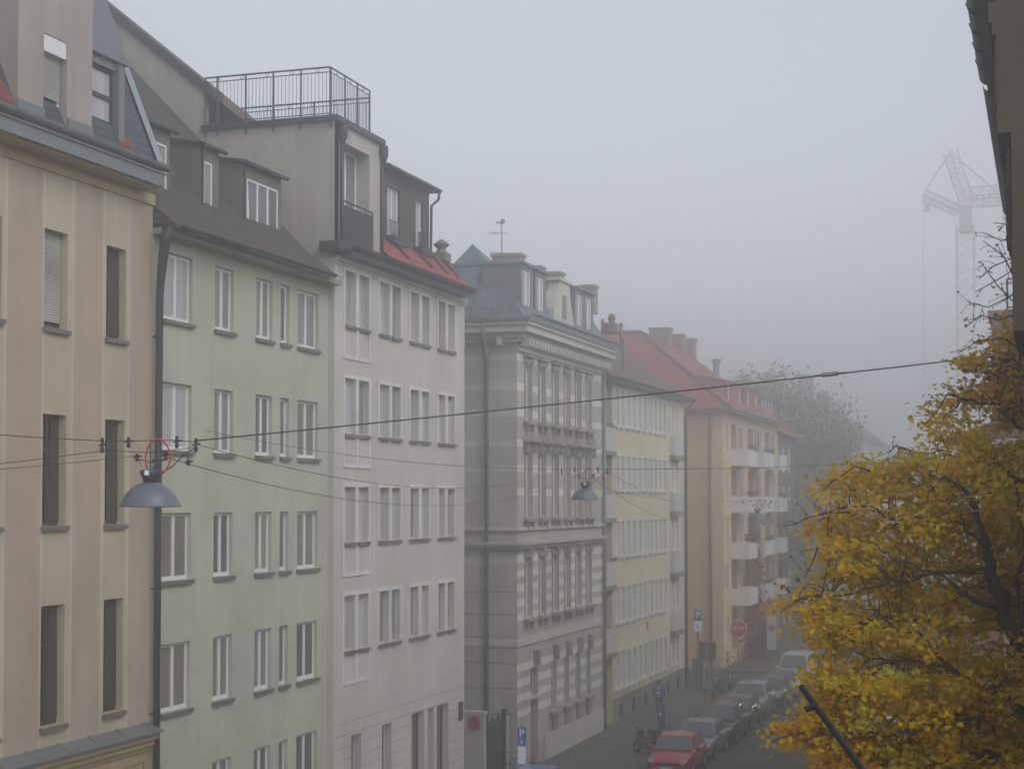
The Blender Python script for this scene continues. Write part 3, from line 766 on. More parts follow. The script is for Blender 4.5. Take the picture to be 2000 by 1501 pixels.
# ================================================================== ORNATE GREY CORNER HOUSE
YO0 = yx(1010); YO1 = yx(1177)
def ornate_house():
    b = thing('ornate_grey_house', 'old grey banded stone house with moulded window heads and slate mansard', 'house', (-20, YO0, 0))
    fr = FX(-20.0); fs = FY(YO0)
    cen = [yx(p) for p in (1031, 1058, 1083.5, 1107, 1128.5, 1149)]
    hw = .40
    rows = [(14.05, 16.25), (10.15, 12.75), (6.15, 8.45)]
    ops = [(c - hw, c + hw, z0, z1, .22) for c in cen for z0, z1 in rows]
    gcen = [yx(1082, py=1330), yx(1107, py=1330), yx(1129, py=1330), yx(1149, py=1330)]
    gops = [(c - hw, c + hw, 2.0, 4.1, .22) for c in gcen]
    door = (yx(1036, py=1400), yx(1051, py=1400), .12, 2.75, .4)
    fan = (yx(1036, py=1400), yx(1051, py=1400), 2.9, 4.05, .3)
    cel = [(yx(p, py=1450) - .28, yx(p, py=1450) + .28, .3, .95, .2) for p in (1091, 1115, 1138)]
    # banded courses
    zb = [16.35, 15.2, 14.15, 12.95, 11.95, 11.0]; zl = [8.35, 7.78, 7.2, 6.62, 6.05, 4.05, 3.45, 2.85, 2.25]
    ez = []
    for q in zb + zl: ez += [q, q + .30]
    lines = [5.95 - .0, 7.0, 3.9, 2.9, 1.9, 5.0]
    def mat(u, z): return 3 if any(q < z < q + .30 for q in zb + zl) else (0 if u > 1 else 0)
    wb = MB()
    wall(wb, fr, YO0, YO1, 0, 17.6, ops + gops + [door, fan] + cel, .22, mat, (), ez)
    side = []
    sl_ = [7.2, 6.3, 5.4, 4.4, 3.4, 2.4]
    sz = []
    for q in zb[:5] + [8.3]: sz += [q, q + .26]
    for q in sl_: sz += [q - .02, q + .02]
    def smat(u, z):
        if any(q < z < q + .26 for q in zb[:5] + [8.3]): return 1
        if any(abs(z - q) < .02 for q in sl_): return 2
        return 0
    wall(wb, fs, -34, -20, 0, 17.6, [], .2, smat, (), sz)
    shell(wb, -34, -20, YO0, YO1, 0, 17.6, 'LB')
    part(wb, 'wall', [M_GREY, M_GREYL, plaster('dark joint', (.12, .11, .10)), plaster('pale quoin stone', (0.70, 0.67, 0.60), .08)], b)
    for c in cen:
        for z0, z1 in rows: window(fr, c - hw, c + hw, z0, z1, b, random.choice((G_BEIGE, G_GREY, G_GREY)), M_WHITE, .2, (.5,), (.68,), .08)
    for c in gcen: window(fr, c - hw, c + hw, 2.0, 4.1, b, random.choice((G_GREY, G_MID)), M_OFFW, .2, (.5,), (.68,), .07)
    window(fr, *door[:4], b, G_DARK, M_BRNW, .38, (.5,), (), .12, name='door')
    window(fr, *fan[:4], b, G_MID, M_OFFW, .28, (.5,), (), .07)
    for o in cel: window(fr, *o[:4], b, G_DARK, M_IRON, .18, (), (), .05)
    # mouldings round the windows
    m = MB()
    for c in cen:
        for k, (z0, z1) in enumerate(rows):
            for s in (-1, 1): fbox(m, fr, c + s * (hw + .035) - .03, c + s * (hw + .035) + .03, z0 - .05, z1 + .1, .003, .05)
            fbox(m, fr, c - hw - .16, c + hw + .16, z1 + .1, z1 + .26, .003, .1)
            if k == 1:
                fbox(m, fr, c - hw - .3, c + hw + .3, z1 + .42, z1 + .52, .003, .34); fbox(m, fr, c - hw - .24, c + hw + .24, z1 + .34, z1 + .42, .003, .2)
                m.prism([fr.p(c - hw - .3, z1 + .521, .01), fr.p(c + hw + .3, z1 + .521, .01), fr.p(c, z1 + .82, .01)], (.26, 0, 0))
                for s in (-1, 1): fbox(m, fr, c + s * (hw + .1) - .06, c + s * (hw + .1) + .06, z1 + .0, z1 + .34, .07, .24)
            if k == 0: fbox(m, fr, c - hw - .25, c + hw + .25, z1 + .32, z1 + .42, .003, .22)
            if k == 2: fbox(m, fr, c - .14, c + .14, z1 + .05, z1 + .5, .1, .2)
            fbox(m, fr, c - hw - .22, c + hw + .22, z0 - .18, z0 - .05, .003, .24)
            for s in (-1, 1): fbox(m, fr, c + s * (hw - .05) - .07, c + s * (hw - .05) + .07, z0 - .48, z0 - .18, .003, .17)
    for c in gcen + [(door[0] + door[1]) / 2]:
        m.prism([fr.p(c - .1, 4.12, .01), fr.p(c + .1, 4.12, .01), fr.p(c + .18, 4.75, .01), fr.p(c - .18, 4.75, .01)], (.24, 0, 0))
        if c in gcen: fbox(m, fr, c - hw - .2, c + hw + .2, 1.83, 1.97, .003, .2); fbox(m, fr, c - .35, c + .35, 1.2, 1.83, .003, .1)
    part(m, 'window_mouldings', plaster('darker moulding stone', (.30, .275, .245), .2, .2), b)  # blotchy stone, darker than the wall around it
    # light string bands and the deep ledge, carried round onto the side wall
    m = MB()
    def band(z0, z1, n):
        fbox(m, fr, YO0 - n, YO1, z0, z1, .002, n); fbox(m, fs, -34, -20.0 + .001, z0, z1, .002, n)
    band(5.05, 5.38, .06); band(9.62, 9.75, .12)
    part(m, 'string_course', M_GREYL, b)
    m = MB(); band(9.05, 9.16, .3); band(8.9, 9.05, .18)
    part(m, 'ledge', M_GREY, b)
    m = MB(); fbox(m, fr, YO0 + .0, YO1, 16.75, 16.87, .002, .1); part(m, 'frieze_moulding', M_GREYL, b)
    m = MB(); fbox(m, fr, yx(1062, py=1450), YO1, 0.11, 1.15, .002, .1)
    part(m, 'plinth', M_GREYL, b)
    m = MB()
    for z0, z1, n in ((17.1, 17.25, .15), (17.25, 17.45, .3), (17.45, 17.72, .62), (17.72, 17.86, .72)):
        fbox(m, fr, YO0 - n, YO1 + .1, z0, z1, .002, n); fbox(m, fs, -34, -20.0 + .001, z0, z1, .002, n)
    y = YO0 + .1
    while y < YO1: fbox(m, fr, y, y + .16, 16.95, 17.25, .15, .5); y += .42
    x = -33.5
    while x < -20.2: fbox(m, fs, x, x + .16, 16.95, 17.25, .15, .5); x += 1.6
    part(m, 'cornice', M_GREYL, b)
    m = MB(); fbox(m, fr, YO0 - .8, YO1 + .1, 17.86, 18.02, -.5, .8); fbox(m, fs, -34, -20.5, 17.86, 18.02, -.5, .8)
    gutter(m, fr, YO0 - .85, YO1 + .15, 18.15, .85, .1)
    part(m, 'gutter', M_ZINC, b)
    m = MB(); xd = atY(953, 900, YO0).x
    m.tube([(xd, YO0 - .7, 18.0), (xd, YO0 - .6, 17.2), (xd, YO0 - .13, 16.6), (xd, YO0 - .13, .1)], .085, 8)
    m.lathe([(.09, 16.4), (.17, 16.75), (.17, 17.0)], 8, (xd, YO0 - .2, 0))
    part(m, 'downpipe', M_ZINC, b, True)
    m = MB(); m.tube([(-19.86, YO1 - .15, 17.3), (-19.86, YO1 - .15, .1)], .08, 8); part(m, 'downpipe', M_ZINC, b, True)
    # mansard
    a = 1.25; zt = 20.45; r = MB()
    a = 1.69; x1, y0, y1 = -19.6, YO0 - .4, YO1 + .1
    r.quad((x1, y0, 18.03), (x1, y1, 18.03), (x1 - a, y1, zt), (x1 - a, y0 + a, zt))
    r.quad((-34, y0, 18.03), (x1, y0, 18.03), (x1 - a, y0 + a, zt), (-34, y0 + a, zt))
    r.quad((-34, y0 + a, zt), (x1 - a, y0 + a, zt), (x1 - a, y1, zt), (-34, y1, zt))
    r.quad((-34, y1, 18), (-34, y1, zt), (x1 - a, y1, zt), (x1, y1, 18.03))
    rf = part(r, 'roof', M_STAND, b)
    m = MB(); m.box(-34, x1 - a + .1, y0 + a - .1, y0 + a + .02, zt - .05, zt + .07); m.box(x1 - a - .02, x1 - a + .1, y0 + a, y1, zt - .05, zt + .07)
    n = 0
    x = -33.9
    while x < x1 - .1:       # snow guards above the eave
        m.tube([(x, y0 + .12, 18.2), (x, y0 + .02, 18.55)], .015, 4); x += .22
    m.tube([(-34, y0 + .05, 18.45), (x1, y0 + .05, 18.45)], .015, 4)
    part(m, 'snow_guard', M_ZINC, rf)
    for p0, p1 in ((1021, 1037), (1049, 1063), (1126, 1138), (1145, 1156)):
        X = -20.0; df = FX(X); u0, u1 = yx(p0, X, 570), yx(p1, X, 570)
        q = MB(); zz0, zz1 = 18.1, zx(1029, 520, X)
        wall(q, df, u0 - .25, u1 + .25, zz0, zz1, [(u0, u1, zz0 + .25, zz1 - .2, .12)], .12)
        shell(q, -21.6, X, u0 - .25, u1 + .25, zz0, zz1, 'NBT'); fbox(q, df, u0 - .35, u1 + .35, zz1, zz1 + .1, -1.6, .15)
        dm = part(q, 'dormer', M_ZINC, b)
        window(df, u0, u1, zz0 + .25, zz1 - .2, dm, G_PALE, M_WHITE, .1, (.5,), (), .09)
    # curved stone gable between the dormers
    X = -19.95; y0g, y1g = yx(1081, X, 590), yx(1121, X, 590); h = y1g - y0g; zg = zx(1098, 550, X)
    prof = [(0, 0), (1, 0), (1, .25), (.93, .45), (.84, .62), (.80, .82), (.78, 1.0), (.28, 1.0), (.22, .8), (.1, .6), (.02, .4)]
    q = MB(); q.prism([(X, y0g + u * h, 18.1 + v * (zg - 18.1)) for u, v in prof], (-.5, 0, 0))
    q.box(X - .55, X + .1, y0g + .2 * h, y0g + .86 * h, zg, zg + .12)
    gb = part(q, 'gable', M_GREYL, b)
    q = MB(); q.box(X + .003, X + .03, y0g + .42 * h, y0g + .6 * h, 18.7, 19.7); part(q, 'gable_niche', M_PLINTH, gb)
    # chimneys
    for p0, p1, py, YY in ((961, 1015, 496, YO0 + 2.2), (1030, 1055, 519, YO0 + 4.2), (1058, 1093, 531, YO0 + 6.0), (1135, 1160, 556, YO1 - 1.6)):
        A = atY(p0, py, YY); B = atY(p1, py, YY)
        q = MB(); q.box(A.x, B.x, YY, YY + .7, 19.5, A.z); q.box(A.x - .06, B.x + .06, YY - .06, YY + .76, A.z - .12, A.z)
        part(q, 'chimney', plaster('chimney render', (.30, .24, .20)), b)
    # glazed pyramid lantern
    YY = YO0 + 3.0; A = atY(880, 510, YY); B = atY(968, 510, YY); T = atY(912, 476, YY)
    q = MB(); zc = zt; hx = (B.x - A.x) / 2; cx = (A.x + B.x) / 2
    bs = [(A.x, YY - .4, zc), (B.x, YY - .4, zc), (B.x, YY + 1.8, zc), (A.x, YY + 1.8, zc)]; ap = (T.x, YY + .7, T.z + .1)
    for i in range(4): q.tri(bs[i], bs[(i + 1) % 4], ap)
    part(q, 'roof_lantern', M_STAND, b)
    q = MB()      # antenna on the first chimney
    YY = YO0 + 2.5; A = atY(980, 497, YY); T = atY(980, 430, YY)
    q.tube([A, T], .025, 5)
    for f, L in ((.62, .55), (.05, .5), (.93, .25)):
        c = A.lerp(T, f); q.tube([c - R_ * L, c + R_ * L * .5], .014, 4)
        for i in range(5): cc = c - R_ * (L * .9 * (1 - i / 4)); q.tube([cc - Z_ * .1 - Fh * .1, cc + Z_ * .1 + Fh * .1], .01, 3)
    c = A.lerp(T, .96); q.lathe([(0, 0), (.07, .02), (.11, .06)], 10, c + Vector((.05, -.1, 0)), 'y')
    part(q, 'antenna', simple('grey aluminium', (.2, .2, .21), .5), b)
ornate_house()

# ================================================================== YELLOW HOUSE
YY0 = yx(1197); YY1 = yx(1336)
def yellow_house():
    b = thing('yellow_house', 'plain yellow apartment house with rows of slim white framed windows', 'house', (-20, YO1, 0))
    fr = FX(-20.0)
    rows = [(14.52, 16.2), (11.4, 13.0), (8.15, 9.8), (4.95, 6.6), (1.75, 3.44)]
    six = [yx(1204.5) + i * 1.16 for i in range(6)]; four = [yx(1268) + i * 1.22 for i in range(4)]; two = [yx(1312), yx(1320.5)]
    six = [yx(p) for p in (1204, 1215, 1226, 1237, 1248, 1258.5)]; four = [yx(p) for p in (1270, 1279, 1288, 1297)]
    hw = .36
    ops = []
    for z0, z1 in rows:
        for c in six + four + two: ops.append((c - hw, c + hw, z0, z1, .14))
    wb = MB()
    la, lb = YO1 + .15, YY0 - .1
    wall(wb, fr, lb, YY1, 0, 16.5, ops, .14, lambda u, z: 1 if z < 1.3 else 0, (), (1.3,))
    # recessed loggias next to the grey house
    l2 = FX(-20.9)
    wall(wb, l2, YO1, lb, 0, 16.5, [(la + .3, lb - .3, z - 3.2 + .2, z - 3.2 + 2.3, .1) for z in (16.3, 13.1, 9.9, 6.7)], .1, lambda u, z: 2)
    wb.quad((-20.9, lb, 0), (-20, lb, 0), (-20, lb, 16.5), (-20.9, lb, 16.5), 0)
    shell(wb, -33, -20, YO1, YY1, 0, 16.5, 'LB')
    fs = FY(YY1)
    part(wb, 'wall', [M_YELLOW, M_PLINTH, plaster('loggia shade render', (.34, .28, .18))], b)  # last render is darker: shade of the loggia recess put into its colour
    for z0, z1 in rows:
        for c in six + four + two: window(fr, c - hw, c + hw, z0, z1, b, random.choice((G_GREY, G_PALE, G_PALE, G_PALE)), M_WHITE, .12, (), (), .10)
    s_ = MB()
    for z0, z1 in rows:
        for grp in (six, four, two):
            a, c = grp[0] - hw, grp[-1] + hw
            fbox(s_, fr, a - .14, c + .14, z1 + .003, z1 + .13, .002, .04)
            fbox(s_, fr, a - .14, c + .14, z0 - .13, z0 - .003, .002, .10)
            ed = [a - .14] + [q for g in grp for q in (g - hw - .003, g + hw + .003)] + [c + .14]
            for i in range(0, len(ed), 2): fbox(s_, fr, ed[i], ed[i + 1], z0 - .003, z1 + .003, .002, .04)
            for g in grp: fbox(s_, fr, g - .12, g + .12, z0 - .22, z0 - .13, .002, .12)
    part(s_, 'window_surround', simple('dull white surround', (.58, .58, .56), .6), b)
    for z in (15.6 - 1.1 - 1.15, 12.4 - 1.1 - 1.15 + .1, 8.15 - 1.3, 4.95 - 1.3):
        q = MB(); a, c = two[0] - hw - .15, two[1] + hw + .15
        fbox(q, fr, a, c, z, z + 1.05, .003, .26); part(q, 'balcony_panel', M_OFFW, b)
        q = MB(); fbox(q, fr, a - .08, c + .08, z - .28, z - .003, .003, .34); part(q, 'balcony_slab', M_PLINTH, b)
    for k, z in enumerate((13.2, 10.0, 6.8, 3.6)):
        q = MB(); fbox(q, fr, YO1 + .08, lb - .02, z, z + 1.1, -.05, .12)
        bl = part(q, 'balcony_panel', M_OFFW, b)
        q = MB(); fbox(q, fr, YO1 + .05, lb + .1, z - .22, z - .003, -.9, .18); part(q, 'balcony_slab', M_PLINTH, b)
        if k == 2:
            q = MB()
            for i in range(60): c = fr.p(lb - .2 - random.random() * .8, z + 1.1 + random.random() * .15, .15 + random.random() * .1); q.add([c, c + Vector((.06, 0, .05)), c + Vector((0, .07, .06))], [(0, 1, 2)])
            part(q, 'red_flowers', simple('geranium red', (.42, .05, .04)), bl)
        if k == 0:
            q = MB(); q.tube([fr.p(YO1 + .1, z + 1.3, .05), fr.p(lb, z + 1.3, .05)], .03, 5)
            for i in range(5): q.tube([fr.p(YO1 + .1 + (lb - YO1 - .1) * i / 4, z + 1.1, .05), fr.p(YO1 + .1 + (lb - YO1 - .1) * i / 4, z + 1.3, .05)], .02, 4)
            part(q, 'handrail', M_IRON, bl)
    for i in range(6):
        u = YY0 + 1.2 + i * 2.6
        q = MB(); fbox(q, fr, u, u + .45, .35, .95, .003, .05); part(q, 'cellar_window', M_IRON, b)
    e = MB(); fbox(e, fr, YO1, YY1 + .3, 16.5, 16.62, .0, .5); gutter(e, fr, YO1 + .1, YY1 + .4, 16.72, .58, .09)
    e.tube([fr.p(YY1 + .35, 16.65, .6), fr.p(YY1 + .2, 16.2, .3), fr.p(YY1 - .02, 15.7, .12), fr.p(YY1 - .02, .1, .12)], .09, 8)
    part(e, 'gutter', M_GUT, b)
    r = MB(); ya, yb = YO1 + .05, YY1 + .35
    r.quad((-19.45, ya, 16.64), (-19.45, yb, 16.64), (-26.5, yb - 5.5, 21.9), (-26.5, ya, 21.9))
    r.tri((-19.45, yb, 16.64), (-33.5, yb, 16.64), (-26.5, yb - 5.5, 21.9))
    r.quad((-26.5, ya, 21.9), (-26.5, yb - 5.5, 21.9), (-33.5, yb, 16.64), (-33.5, ya, 16.64)); r.tri((-19.45, ya, 16.64), (-26.5, ya, 21.9), (-33.5, ya, 16.64))
    rf = part(r, 'roof', M_TBRN2, b)
    q = MB(); A = atY(1181, 632, YO1 + 2.5); B = atY(1204, 632, YO1 + 2.5)
    q.box(A.x, B.x, YO1 + 2.1, YO1 + 2.9, 19, A.z); q.lathe([(.12, A.z), (.2, A.z + .25), (.12, A.z + .45), (0, A.z + .5)], 8, (A.x + .35, YO1 + 2.5, 0))
    part(q, 'chimney', M_BRICK, rf)
    for px, py, py2 in ((1213, 631, 655), (1218, 664, 690), (1177, 623, 650)):
        q = MB(); A = atY(px, py, YO1 + 3.4); B = atY(px, py2, YO1 + 3.4); q.tube([B - Z_ * .8, A], .09, 6); part(q, 'vent_pipe', M_ZINC, rf)
    q = MB(); z = 1.0
    props(q and part((lambda m: (fbox(m, fr, yx(1262, py=1215), yx(1265, py=1215), zx(1262, 1228), zx(1262, 1212), .01, .06), m)[1])(MB()), 'wall_sign', simple('faded red sign', (.45, .12, .1)), b), None)
yellow_house()

# ================================================================== APRICOT CORNER HOUSE beyond the side street
YA0 = yx(1412); YA1 = yx(1519)
def apricot_house():
    b = thing('apricot_house', 'apricot corner house with red hipped roof and stacked white balconies', 'house', (-20, YA0, 0))
    fr = FX(-20.0); fs = FY(YA0)
    rows = [(14.1, 15.9), (11.0, 12.8), (7.95, 9.75), (4.9, 6.7), (1.7, 3.4)]
    c1 = (yx(1414.5), yx(1422)); bal = [(yx(1428), yx(1453)), (yx(1461), yx(1487)), (yx(1494), yx(1513))]
    ops = [(*c1, z0, z1, .15) for z0, z1 in rows]
    for (a, c) in bal:
        for z0, z1 in rows: ops += [(a, a + (c - a) * .42, z0 - .7, z1, 1.0), (a + (c - a) * .52, c - .1, z0, z1, .15)]
    xs = atY(1389, 1000, YA0).x
    wb = MB()
    wall(wb, fr, YA0, YA1, 0, 16.55, ops, .15, lambda u, z: 1)
    wall(wb, fs, -44, -20, 0, 16.55, [], .1, lambda u, z: 1 if u > xs else 0, (xs,), ())
    shell(wb, -44, -20, YA0, YA1, 0, 16.55, 'LB')
    part(wb, 'wall', [M_PCH2, M_PCH3], b)
    for o in ops:
        if o[4] < .5: window(fr, *o[:4], b, random.choice((G_GREY, G_PALE, G_MID)), M_WHITE, .13, (.5,), (), .09)
        else:
            window(fr, *o[:4], b, G_MID, M_BRNW, .95, (), (), .1, name='balcony_door')
    for i, (a, c) in enumerate(bal):
        for k, (z0, z1) in enumerate(rows[:4]):
            if k == 0 and i == 5: continue
            z = z0 - .95; y0, y1 = a + .0, a + (c - a) * .72
            q = MB(); n = 1.15; t = .06
            fbox(q, fr, y0, y1, z, z + 1.1, n - t, n); fbox(q, fr, y0, y0 + t, z, z + 1.1, .003, n - t - .002); fbox(q, fr, y1 - t, y1, z, z + 1.1, .003, n - t - .002); fbox(q, fr, y0 + t, y1 - t, z, z + .14, .003, n - t - .002)
            bc = part(q, 'balcony', M_WHITE, b)
            if (i, k) in ((0, 0), (1, 0), (0, 1), (1, 2), (0, 2), (1, 3), (2, 1)):
                q = MB()
                for _ in range(140):
                    c0 = fr.p(y0 + random.random() * (y1 - y0), z + 1.05 + random.random() * .35, n - .15 + random.random() * .3); v = Vector((random.uniform(-1, 1), random.uniform(-1, 1), random.uniform(-1, 1))) * .12
                    q.add([c0, c0 + v, c0 + Vector((v.y, v.z, v.x))], [(0, 1, 2)])
                part(q, 'balcony_plants', simple('dull leaf green', (.06, .08, .05)), bc)
    q = MB(); z = 7.9
    a, c = bal[1]
    q.prism([fr.p(a, z + 1.75, .05), fr.p(a, z + 1.2, 1.3), fr.p(a, z + 1.14, 1.3), fr.p(a, z + 1.69, .05)], (0, (c - a) * .9, 0)); part(q, 'awning', simple('grey awning cloth', (.14, .15, .16)), b)
    q = MB()
    q.tube([(xs, YA0 - .12, 16.3), (xs, YA0 - .12, .1)], .09, 8); part(q, 'downpipe', M_SILL, b, True)
    # red virginia creeper, as leaves over the wall
    q = MB(); a0, a1 = yx(1452), yx(1486)
    for _ in range(5200):
        t = random.random(); z = .3 + 8.2 * t
        wd = (a1 - a0) * (1 - .8 * (t ** .8)) * .5; cc = a0 + (a1 - a0) * (.42 - .25 * t)
        y = cc + random.gauss(0, .5) * wd; n = .05 + abs(random.gauss(0, .35)) * (1.3 - t * .5)
        p = fr.p(y, z, n); s = random.uniform(.1, .2)
        v1 = Vector((random.uniform(-1, 1), random.uniform(-1, 1), random.uniform(-1, 1))).normalized() * s; v2 = v1.orthogonal().normalized() * s
        q.add([p - v1, p - v2 * .8, p + v1, p + v2 * .8], [(0, 1, 2, 3)], random.choice((0, 0, 1)))
    part(q, 'red_creeper', [simple('creeper crimson', (.24, .035, .035)), simple('creeper dark', (.13, .025, .03))], b)
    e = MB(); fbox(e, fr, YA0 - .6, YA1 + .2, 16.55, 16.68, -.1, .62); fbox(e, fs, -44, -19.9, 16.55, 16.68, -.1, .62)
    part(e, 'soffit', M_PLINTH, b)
    e = MB(); gutter(e, fr, YA0 - .7, YA1 + .3, 16.8, .7, .1); gutter(e, fs, -44, -19.3, 16.8, .7, .1); part(e, 'gutter', M_ZINCL, b)
    # hipped roof
    x1, y0 = -19.35, YA0 - .65; t = 7.9; zr = 22.6
    H = Vector((x1 - t, y0 + t, zr))
    r = MB()
    r.quad((x1, y0, 16.7), (x1, YA1 + .2, 16.7), (x1 - t, YA1 + .2, zr), H)
    r.quad((-46, y0, 16.7), (x1, y0, 16.7), H, (-46, y0 + t, zr))
    r.quad((-46, y0 + t, zr), H, (H.x, YA1 + .2, zr), (-46, YA1 + .2, zr - .5)); r.tri((x1, YA1 + .2, 16.7), (x1 - 2 * t, YA1 + .2, 16.7), (x1 - t, YA1 + .2, zr))
    rf = part(r, 'roof', M_TRED, b)
    q = MB(); q.tube([(x1, y0, 16.75), H + Z_ * .08], .14, 6); q.tube([H + Z_ * .08, (-46, y0 + t, zr + .08)], .14, 6); q.tube([H + Z_ * .08, (H.x, YA1, zr + .08)], .14, 6)
    part(q, 'ridge_tiles', M_TRED, rf)
    for p0, p1, py, dy in ((1268, 1306, 640, 12.5), (1300, 1332, 653, 17), (1328, 1354, 661, 21)):
        YYc = YA0 + dy; A = atY(p0, py, YYc); B = atY(p1, py, YYc)
        q = MB(); q.box(A.x, B.x, YYc, YYc + 1.2, zr - 3.5, A.z); q.box(A.x - .08, B.x + .08, YYc - .08, YYc + 1.28, A.z - .15, A.z); part(q, 'chimney', M_BRICK, rf)
    q = MB(); A = atY(1399, 702, YA1 - 1); q.lathe([(.25, zr - 3), (.25, A.z - .3), (.38, A.z - .2), (.38, A.z), (0, A.z + .1)], 8, (A.x, YA1 - 1, 0)); part(q, 'flue', M_ZINC, rf)
    for p0, p1, pt in ((1419, 1448, 748), (1458, 1480, 762)):
        X = -20.6; df = FX(X); a, c = yx(p0, X, 760), yx(p1, X, 760); z1 = zx((p0 + p1) / 2, pt, X); z0 = 17.4
        q = MB(); wall(q, df, a, c, z0 - .2, z1, [(a + .4, a + 1.0, z0 + .1, z1 - .3, .1), (c - 1.1, c - .4, z0 + .1, z1 - .3, .1)], .1)
        for yy in (a, c): q.poly([(X, yy, z0 - .2), (X, yy, z1), (X - 2.6, yy, z1 + .5), (X - 2.0, yy, z0 + 1.4)])
        q.quad((X + .2, a - .15, z1), (X + .2, c + .15, z1), (X - 2.8, c + .15, z1 + .55), (X - 2.8, a - .15, z1 + .55))
        dm = part(q, 'dormer', M_TRED, rf)
        window(df, a + .4, a + 1.0, z0 + .1, z1 - .3, dm, G_PALE, M_WHITE, .08, (), (), .12); window(df, c - 1.1, c - .4, z0 + .1, z1 - .3, dm, G_PALE, M_WHITE, .08, (), (), .12)
apricot_house()

# ================================================================== DARK HOUSE BEYOND and the misty far houses
def dark_house():
    b = thing('dark_grey_house', 'dark grey house with tall white windows half lost in fog beside the apricot house', 'house', (-20.3, YA1, 0))
    X = -20.3; fr = FX(X); y0, y1 = YA1 + .05, yx(1553, X)
    cs = [y0 + 1.8 + i * 3.1 for i in range(int((y1 - y0 - 1) / 3.1) + 1)]
    ops = [(c - .75, c + .75, z, z + 2.0, .15) for c in cs for z in (13.1, 10.0, 6.9, 3.8, .9) if c + .8 < y1]
    wb = MB(); wall(wb, fr, y0, y1, 0, 16.2, ops, .15); shell(wb, -33, X, y0, y1, 0, 16.2, 'LNB')
    part(wb, 'wall', plaster('dark grey render', (.11, .11, .115)), b)
    for o in ops: window(fr, *o[:4], b, G_GREY, M_WHITE, .1, (.33, .66), (), .14)
    r = MB(); r.quad((X + .6, y0, 16.2), (X + .6, y1 + .3, 16.2), (-27, y1 - 3, 20.6), (-27, y0, 20.6)); r.tri((X + .6, y1 + .3, 16.2), (-33, y1 + .3, 16.2), (-27, y1 - 3, 20.6)); r.quad((-27, y0, 20.6), (-27, y1 - 3, 20.6), (-33, y1, 16.2), (-33, y0, 16.2))
    r.box(-33, X + .62, y0, y1 + .3, 16.05, 16.19)
    rf = part(r, 'roof', M_TRED, b)
    q = MB(); Xd = -21.8; df = FX(Xd); a, c = yx(1486, Xd, 790), yx(1520, Xd, 790)
    a = max(a, y0 + .3)
    ww = [(a + .3 + i * 1.5, a + 1.3 + i * 1.5, 17.7, 18.9, .1) for i in range(4) if a + 1.4 + i * 1.5 < c + 2]
    wall(q, df, a, ww[-1][1] + .3, 17.3, 19.2, ww, .1); shell(q, -25.5, Xd, a, ww[-1][1] + .3, 17.3, 19.2, 'NBT')
    dm = part(q, 'dormer', M_SLATE, rf)
    for o in ww: window(df, *o[:4], dm, G_PALE, M_WHITE, .08, (), (), .16)
    for k, c in enumerate((cs[0], cs[1] if len(cs) > 1 else cs[0])):
        for z in (9.1, 6.0, 3.0):
            q = MB(); fbox(q, fr, c - .9, c + .9, z - .1, z, .003, .9); fbox(q, fr, c - .9, c + .9, z, z + .95, .85, .9); part(q, 'balcony', M_SILL, b)
dark_house()
def far_house(name, label, y0, y1, X, ze, zr, wm, rm, depth=14, chim=()):
    s = 1 if X < -10 else -1
    fr = FX(X) if s > 0 else Frame((X, 0, 0), (0, 1, 0), (-1, 0, 0))
    b = thing(name, label, 'house', (X, y0, 0))
    n = int((y1 - y0 - 1) / 2.6); ops = []
    for i in range(n):
        for k in range(int(ze / 3.3)):
            u = y0 + 1.2 + i * 2.6; ops.append((u, u + 1.1, 1.2 + 3.3 * k, 2.9 + 3.3 * k, .15))
    wb = MB(); wall(wb, fr, y0, y1, 0, ze, ops, .15); xb = X - s * depth
    shell(wb, min(X, xb), max(X, xb), y0, y1, 0, ze, 'NB'); wb.quad((xb, y0, 0), (xb, y1, 0), (xb, y1, ze), (xb, y0, ze))
    part(wb, 'wall', wm, b)
    for o in ops: window(fr, *o[:4], b, random.choice((G_MID, G_GREY)), M_WHITE, .12, (.5,), (), .1)
    xm = X - s * depth / 2; xe = X + s * .5; xbb = xb - s * .5
    r = MB(); r.quad((xe, y0, ze), (xe, y1, ze), (xm, y1 - 2, zr), (xm, y0 + 2, zr)); r.quad((xbb, y0, ze), (xbb, y1, ze), (xm, y1 - 2, zr), (xm, y0 + 2, zr)); r.tri((xe, y0, ze), (xbb, y0, ze), (xm, y0 + 2, zr)); r.tri((xe, y1, ze), (xbb, y1, ze), (xm, y1 - 2, zr))
    r.box(min(xe, xbb), max(xe, xbb), y0 - .2, y1 + .2, ze - .2, ze - .005)
    rf = part(r, 'roof', rm, b)
    for (yc, zc) in chim:
        q = MB(); q.box(xm - .5, xm + .9, yc, yc + 2.2, zr - 2, zc); part(q, 'chimney', M_BRICK, rf)
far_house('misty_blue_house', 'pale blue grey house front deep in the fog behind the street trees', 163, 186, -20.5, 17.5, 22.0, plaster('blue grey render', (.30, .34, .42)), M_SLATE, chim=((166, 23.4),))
far_house('misty_brown_house', 'ghostly brown roofed house with a stout chimney, farthest row on the left', 186.2, 215, -19.8, 17.8, 23.2, M_ATTIC, M_TBRN2, chim=((189, 25.4), (204, 24.4)))
far_house('faintest_house', 'faintest house at the end of the left row, only its roof slope readable', 215.2, 262, -20.2, 16.5, 21.5, M_CREAM, M_TBRN2)

